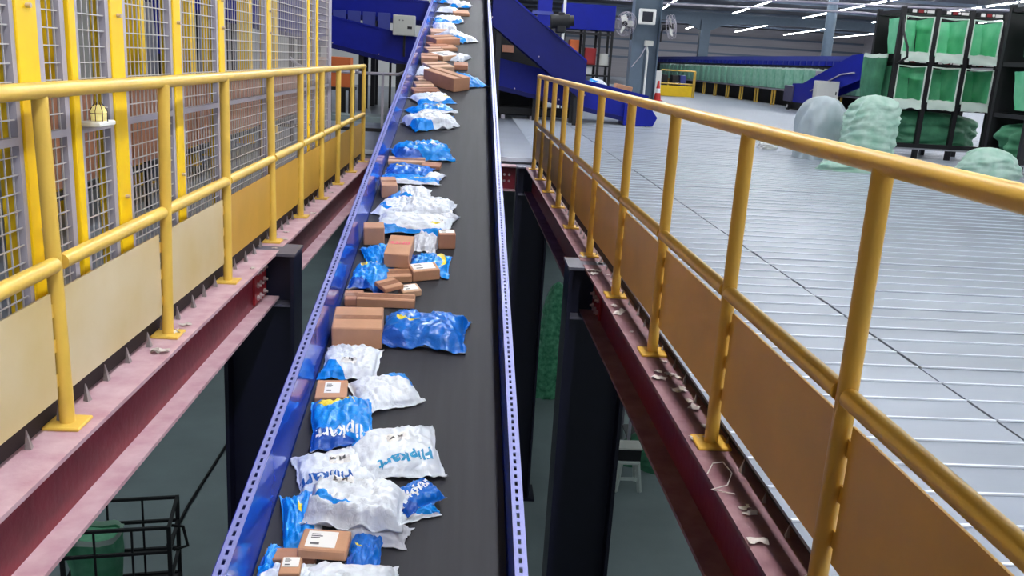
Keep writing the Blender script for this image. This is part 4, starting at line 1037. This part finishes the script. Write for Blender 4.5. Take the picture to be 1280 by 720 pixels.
for sx in (-1, 1):
    for sy in (-1, 1): MB().bar((sx*.12, sy*.12, .4), (sx*.17, sy*.17, 0), .05).build('leg', M['stool'], r)
for sx in (-1, 1): MB().box((sx*.15-.012, -.14, .17), (sx*.15+.012, .14, .21)).build('stretcher', M['stool'], r)
MB().box((-.14, -.162, .17), (.14, -.138, .21)).build('stretcher', M['stool'], r)
o = MB().cbox((-.16, -.13, 0), (.16, .13, .17), .008).build('storage_box', M['black'], label='black box with pale lid on the plastic stool', cat='box'); o.location = (p.x, p.y+.12, GZ+.44)
MB().cbox((-.17, -.14, .17), (.17, .14, .20), .006).build('lid', M['offw'], o)
o = link('green_tarpaulin', lump(44, 1.3, .9, .5, [M['green_d']], 5, .05), None, 'dark green heap on the ground floor beyond the plastic stool', 'tarpaulin'); o.location = (p.x+.75, p.y+1.0, GZ)
q = onz(695, 400, GZ)
o = link('green_netting', lump(61, .6, .5, 2.1, [M['tarp']], 8, .06), None, 'bright green plastic netting heap between the two navy columns below', 'netting'); o.location = (1.72, 14.9, GZ)
r = empty('wire_cart', (3.0, 12.6, GZ), 'black wire cart on the ground floor behind the red beam', 'cart')
for sx in (-1, 1):
    for sy in (-1, 1): MB().box((sx*.35-.02, sy*.3-.02, 0), (sx*.35+.02, sy*.3+.02, 1.2)).build('upright', M['fence_g'], r)
for zz in (.3, .75, 1.18): MB().box((-.35, -.3, zz), (.35, .3, zz+.03)).build('shelf', M['dark'], r)
q = onz(686, 487, GZ+.003)
tm_ = text_mesh('50', .34, .01); tm_.materials.append(M['dark'])
o = link('floor_marking', tm_, None, 'dark number painted on the ground floor concrete between the navy columns', 'floor marking'); o.location = (q.x, q.y, GZ+.004); o.scale = (1, 1.6, 1)
o = MB().tube([onz(290, 545, GZ+.02), onz(268, 580, GZ+.02), onz(250, 608, GZ+.02), onz(234, 634, GZ+.02), onz(205, 690, GZ+.02)], .018, 6).build('floor_cable', M['black'], label='black cable lying across the ground floor concrete', cat='cable')
# scraps on the right beam and flange
def scrap(x, y, z, s, seed, label, grp):
    mb = MB(); n = 4; vs = []
    for i in range(n+1):
        for j in range(n+1): vs.append(((i/n-.5)*s+.01*nz(i, j, seed), (j/n-.5)*s*1.5+.01*nz(j, i, seed), .004+.5*s*abs(nz(i*.7, j*.7, seed))))
    fs = [(i*(n+1)+j, (i+1)*(n+1)+j, (i+1)*(n+1)+j+1, i*(n+1)+j+1) for i in range(n) for j in range(n)]
    mb.add(vs, fs, False); o = mb.build('paper_scrap', M['debris'], label=label, cat='scrap', group=grp); o.location = (x, y, z); o.rotation_euler.z = random.uniform(0, 6)
for k in range(34):
    y = random.uniform(1.9, 6.0); scrap(rx(y)+random.uniform(-.06, .05), y, .001, random.uniform(.015, .045), k*1.7, 'torn pale scrap lying on the red beam beside the ochre railing', 'scraps on the right beam')
for k in range(10):
    y = random.uniform(3.6, 8.4); scrap(lx(y)+random.uniform(.02, .07), y, .001, random.uniform(.02, .05), k*2.1+60, 'torn white scrap lying on the red beam below the yellow railing', 'scraps on the left beam')
o = MB().tube([(0, 0, .005), (.03, .05, .02), (.06, .04, .03), (.07, -.03, .025), (.04, -.09, .012), (-.02, -.12, .01), (.05, -.14, .008)], .0022, 5).build('wire_scrap', M['debris'], label='curled pale wire scrap hanging over the right red beam', cat='scrap'); o.location = (rx(2.6)-.08, 2.62, 0.0)
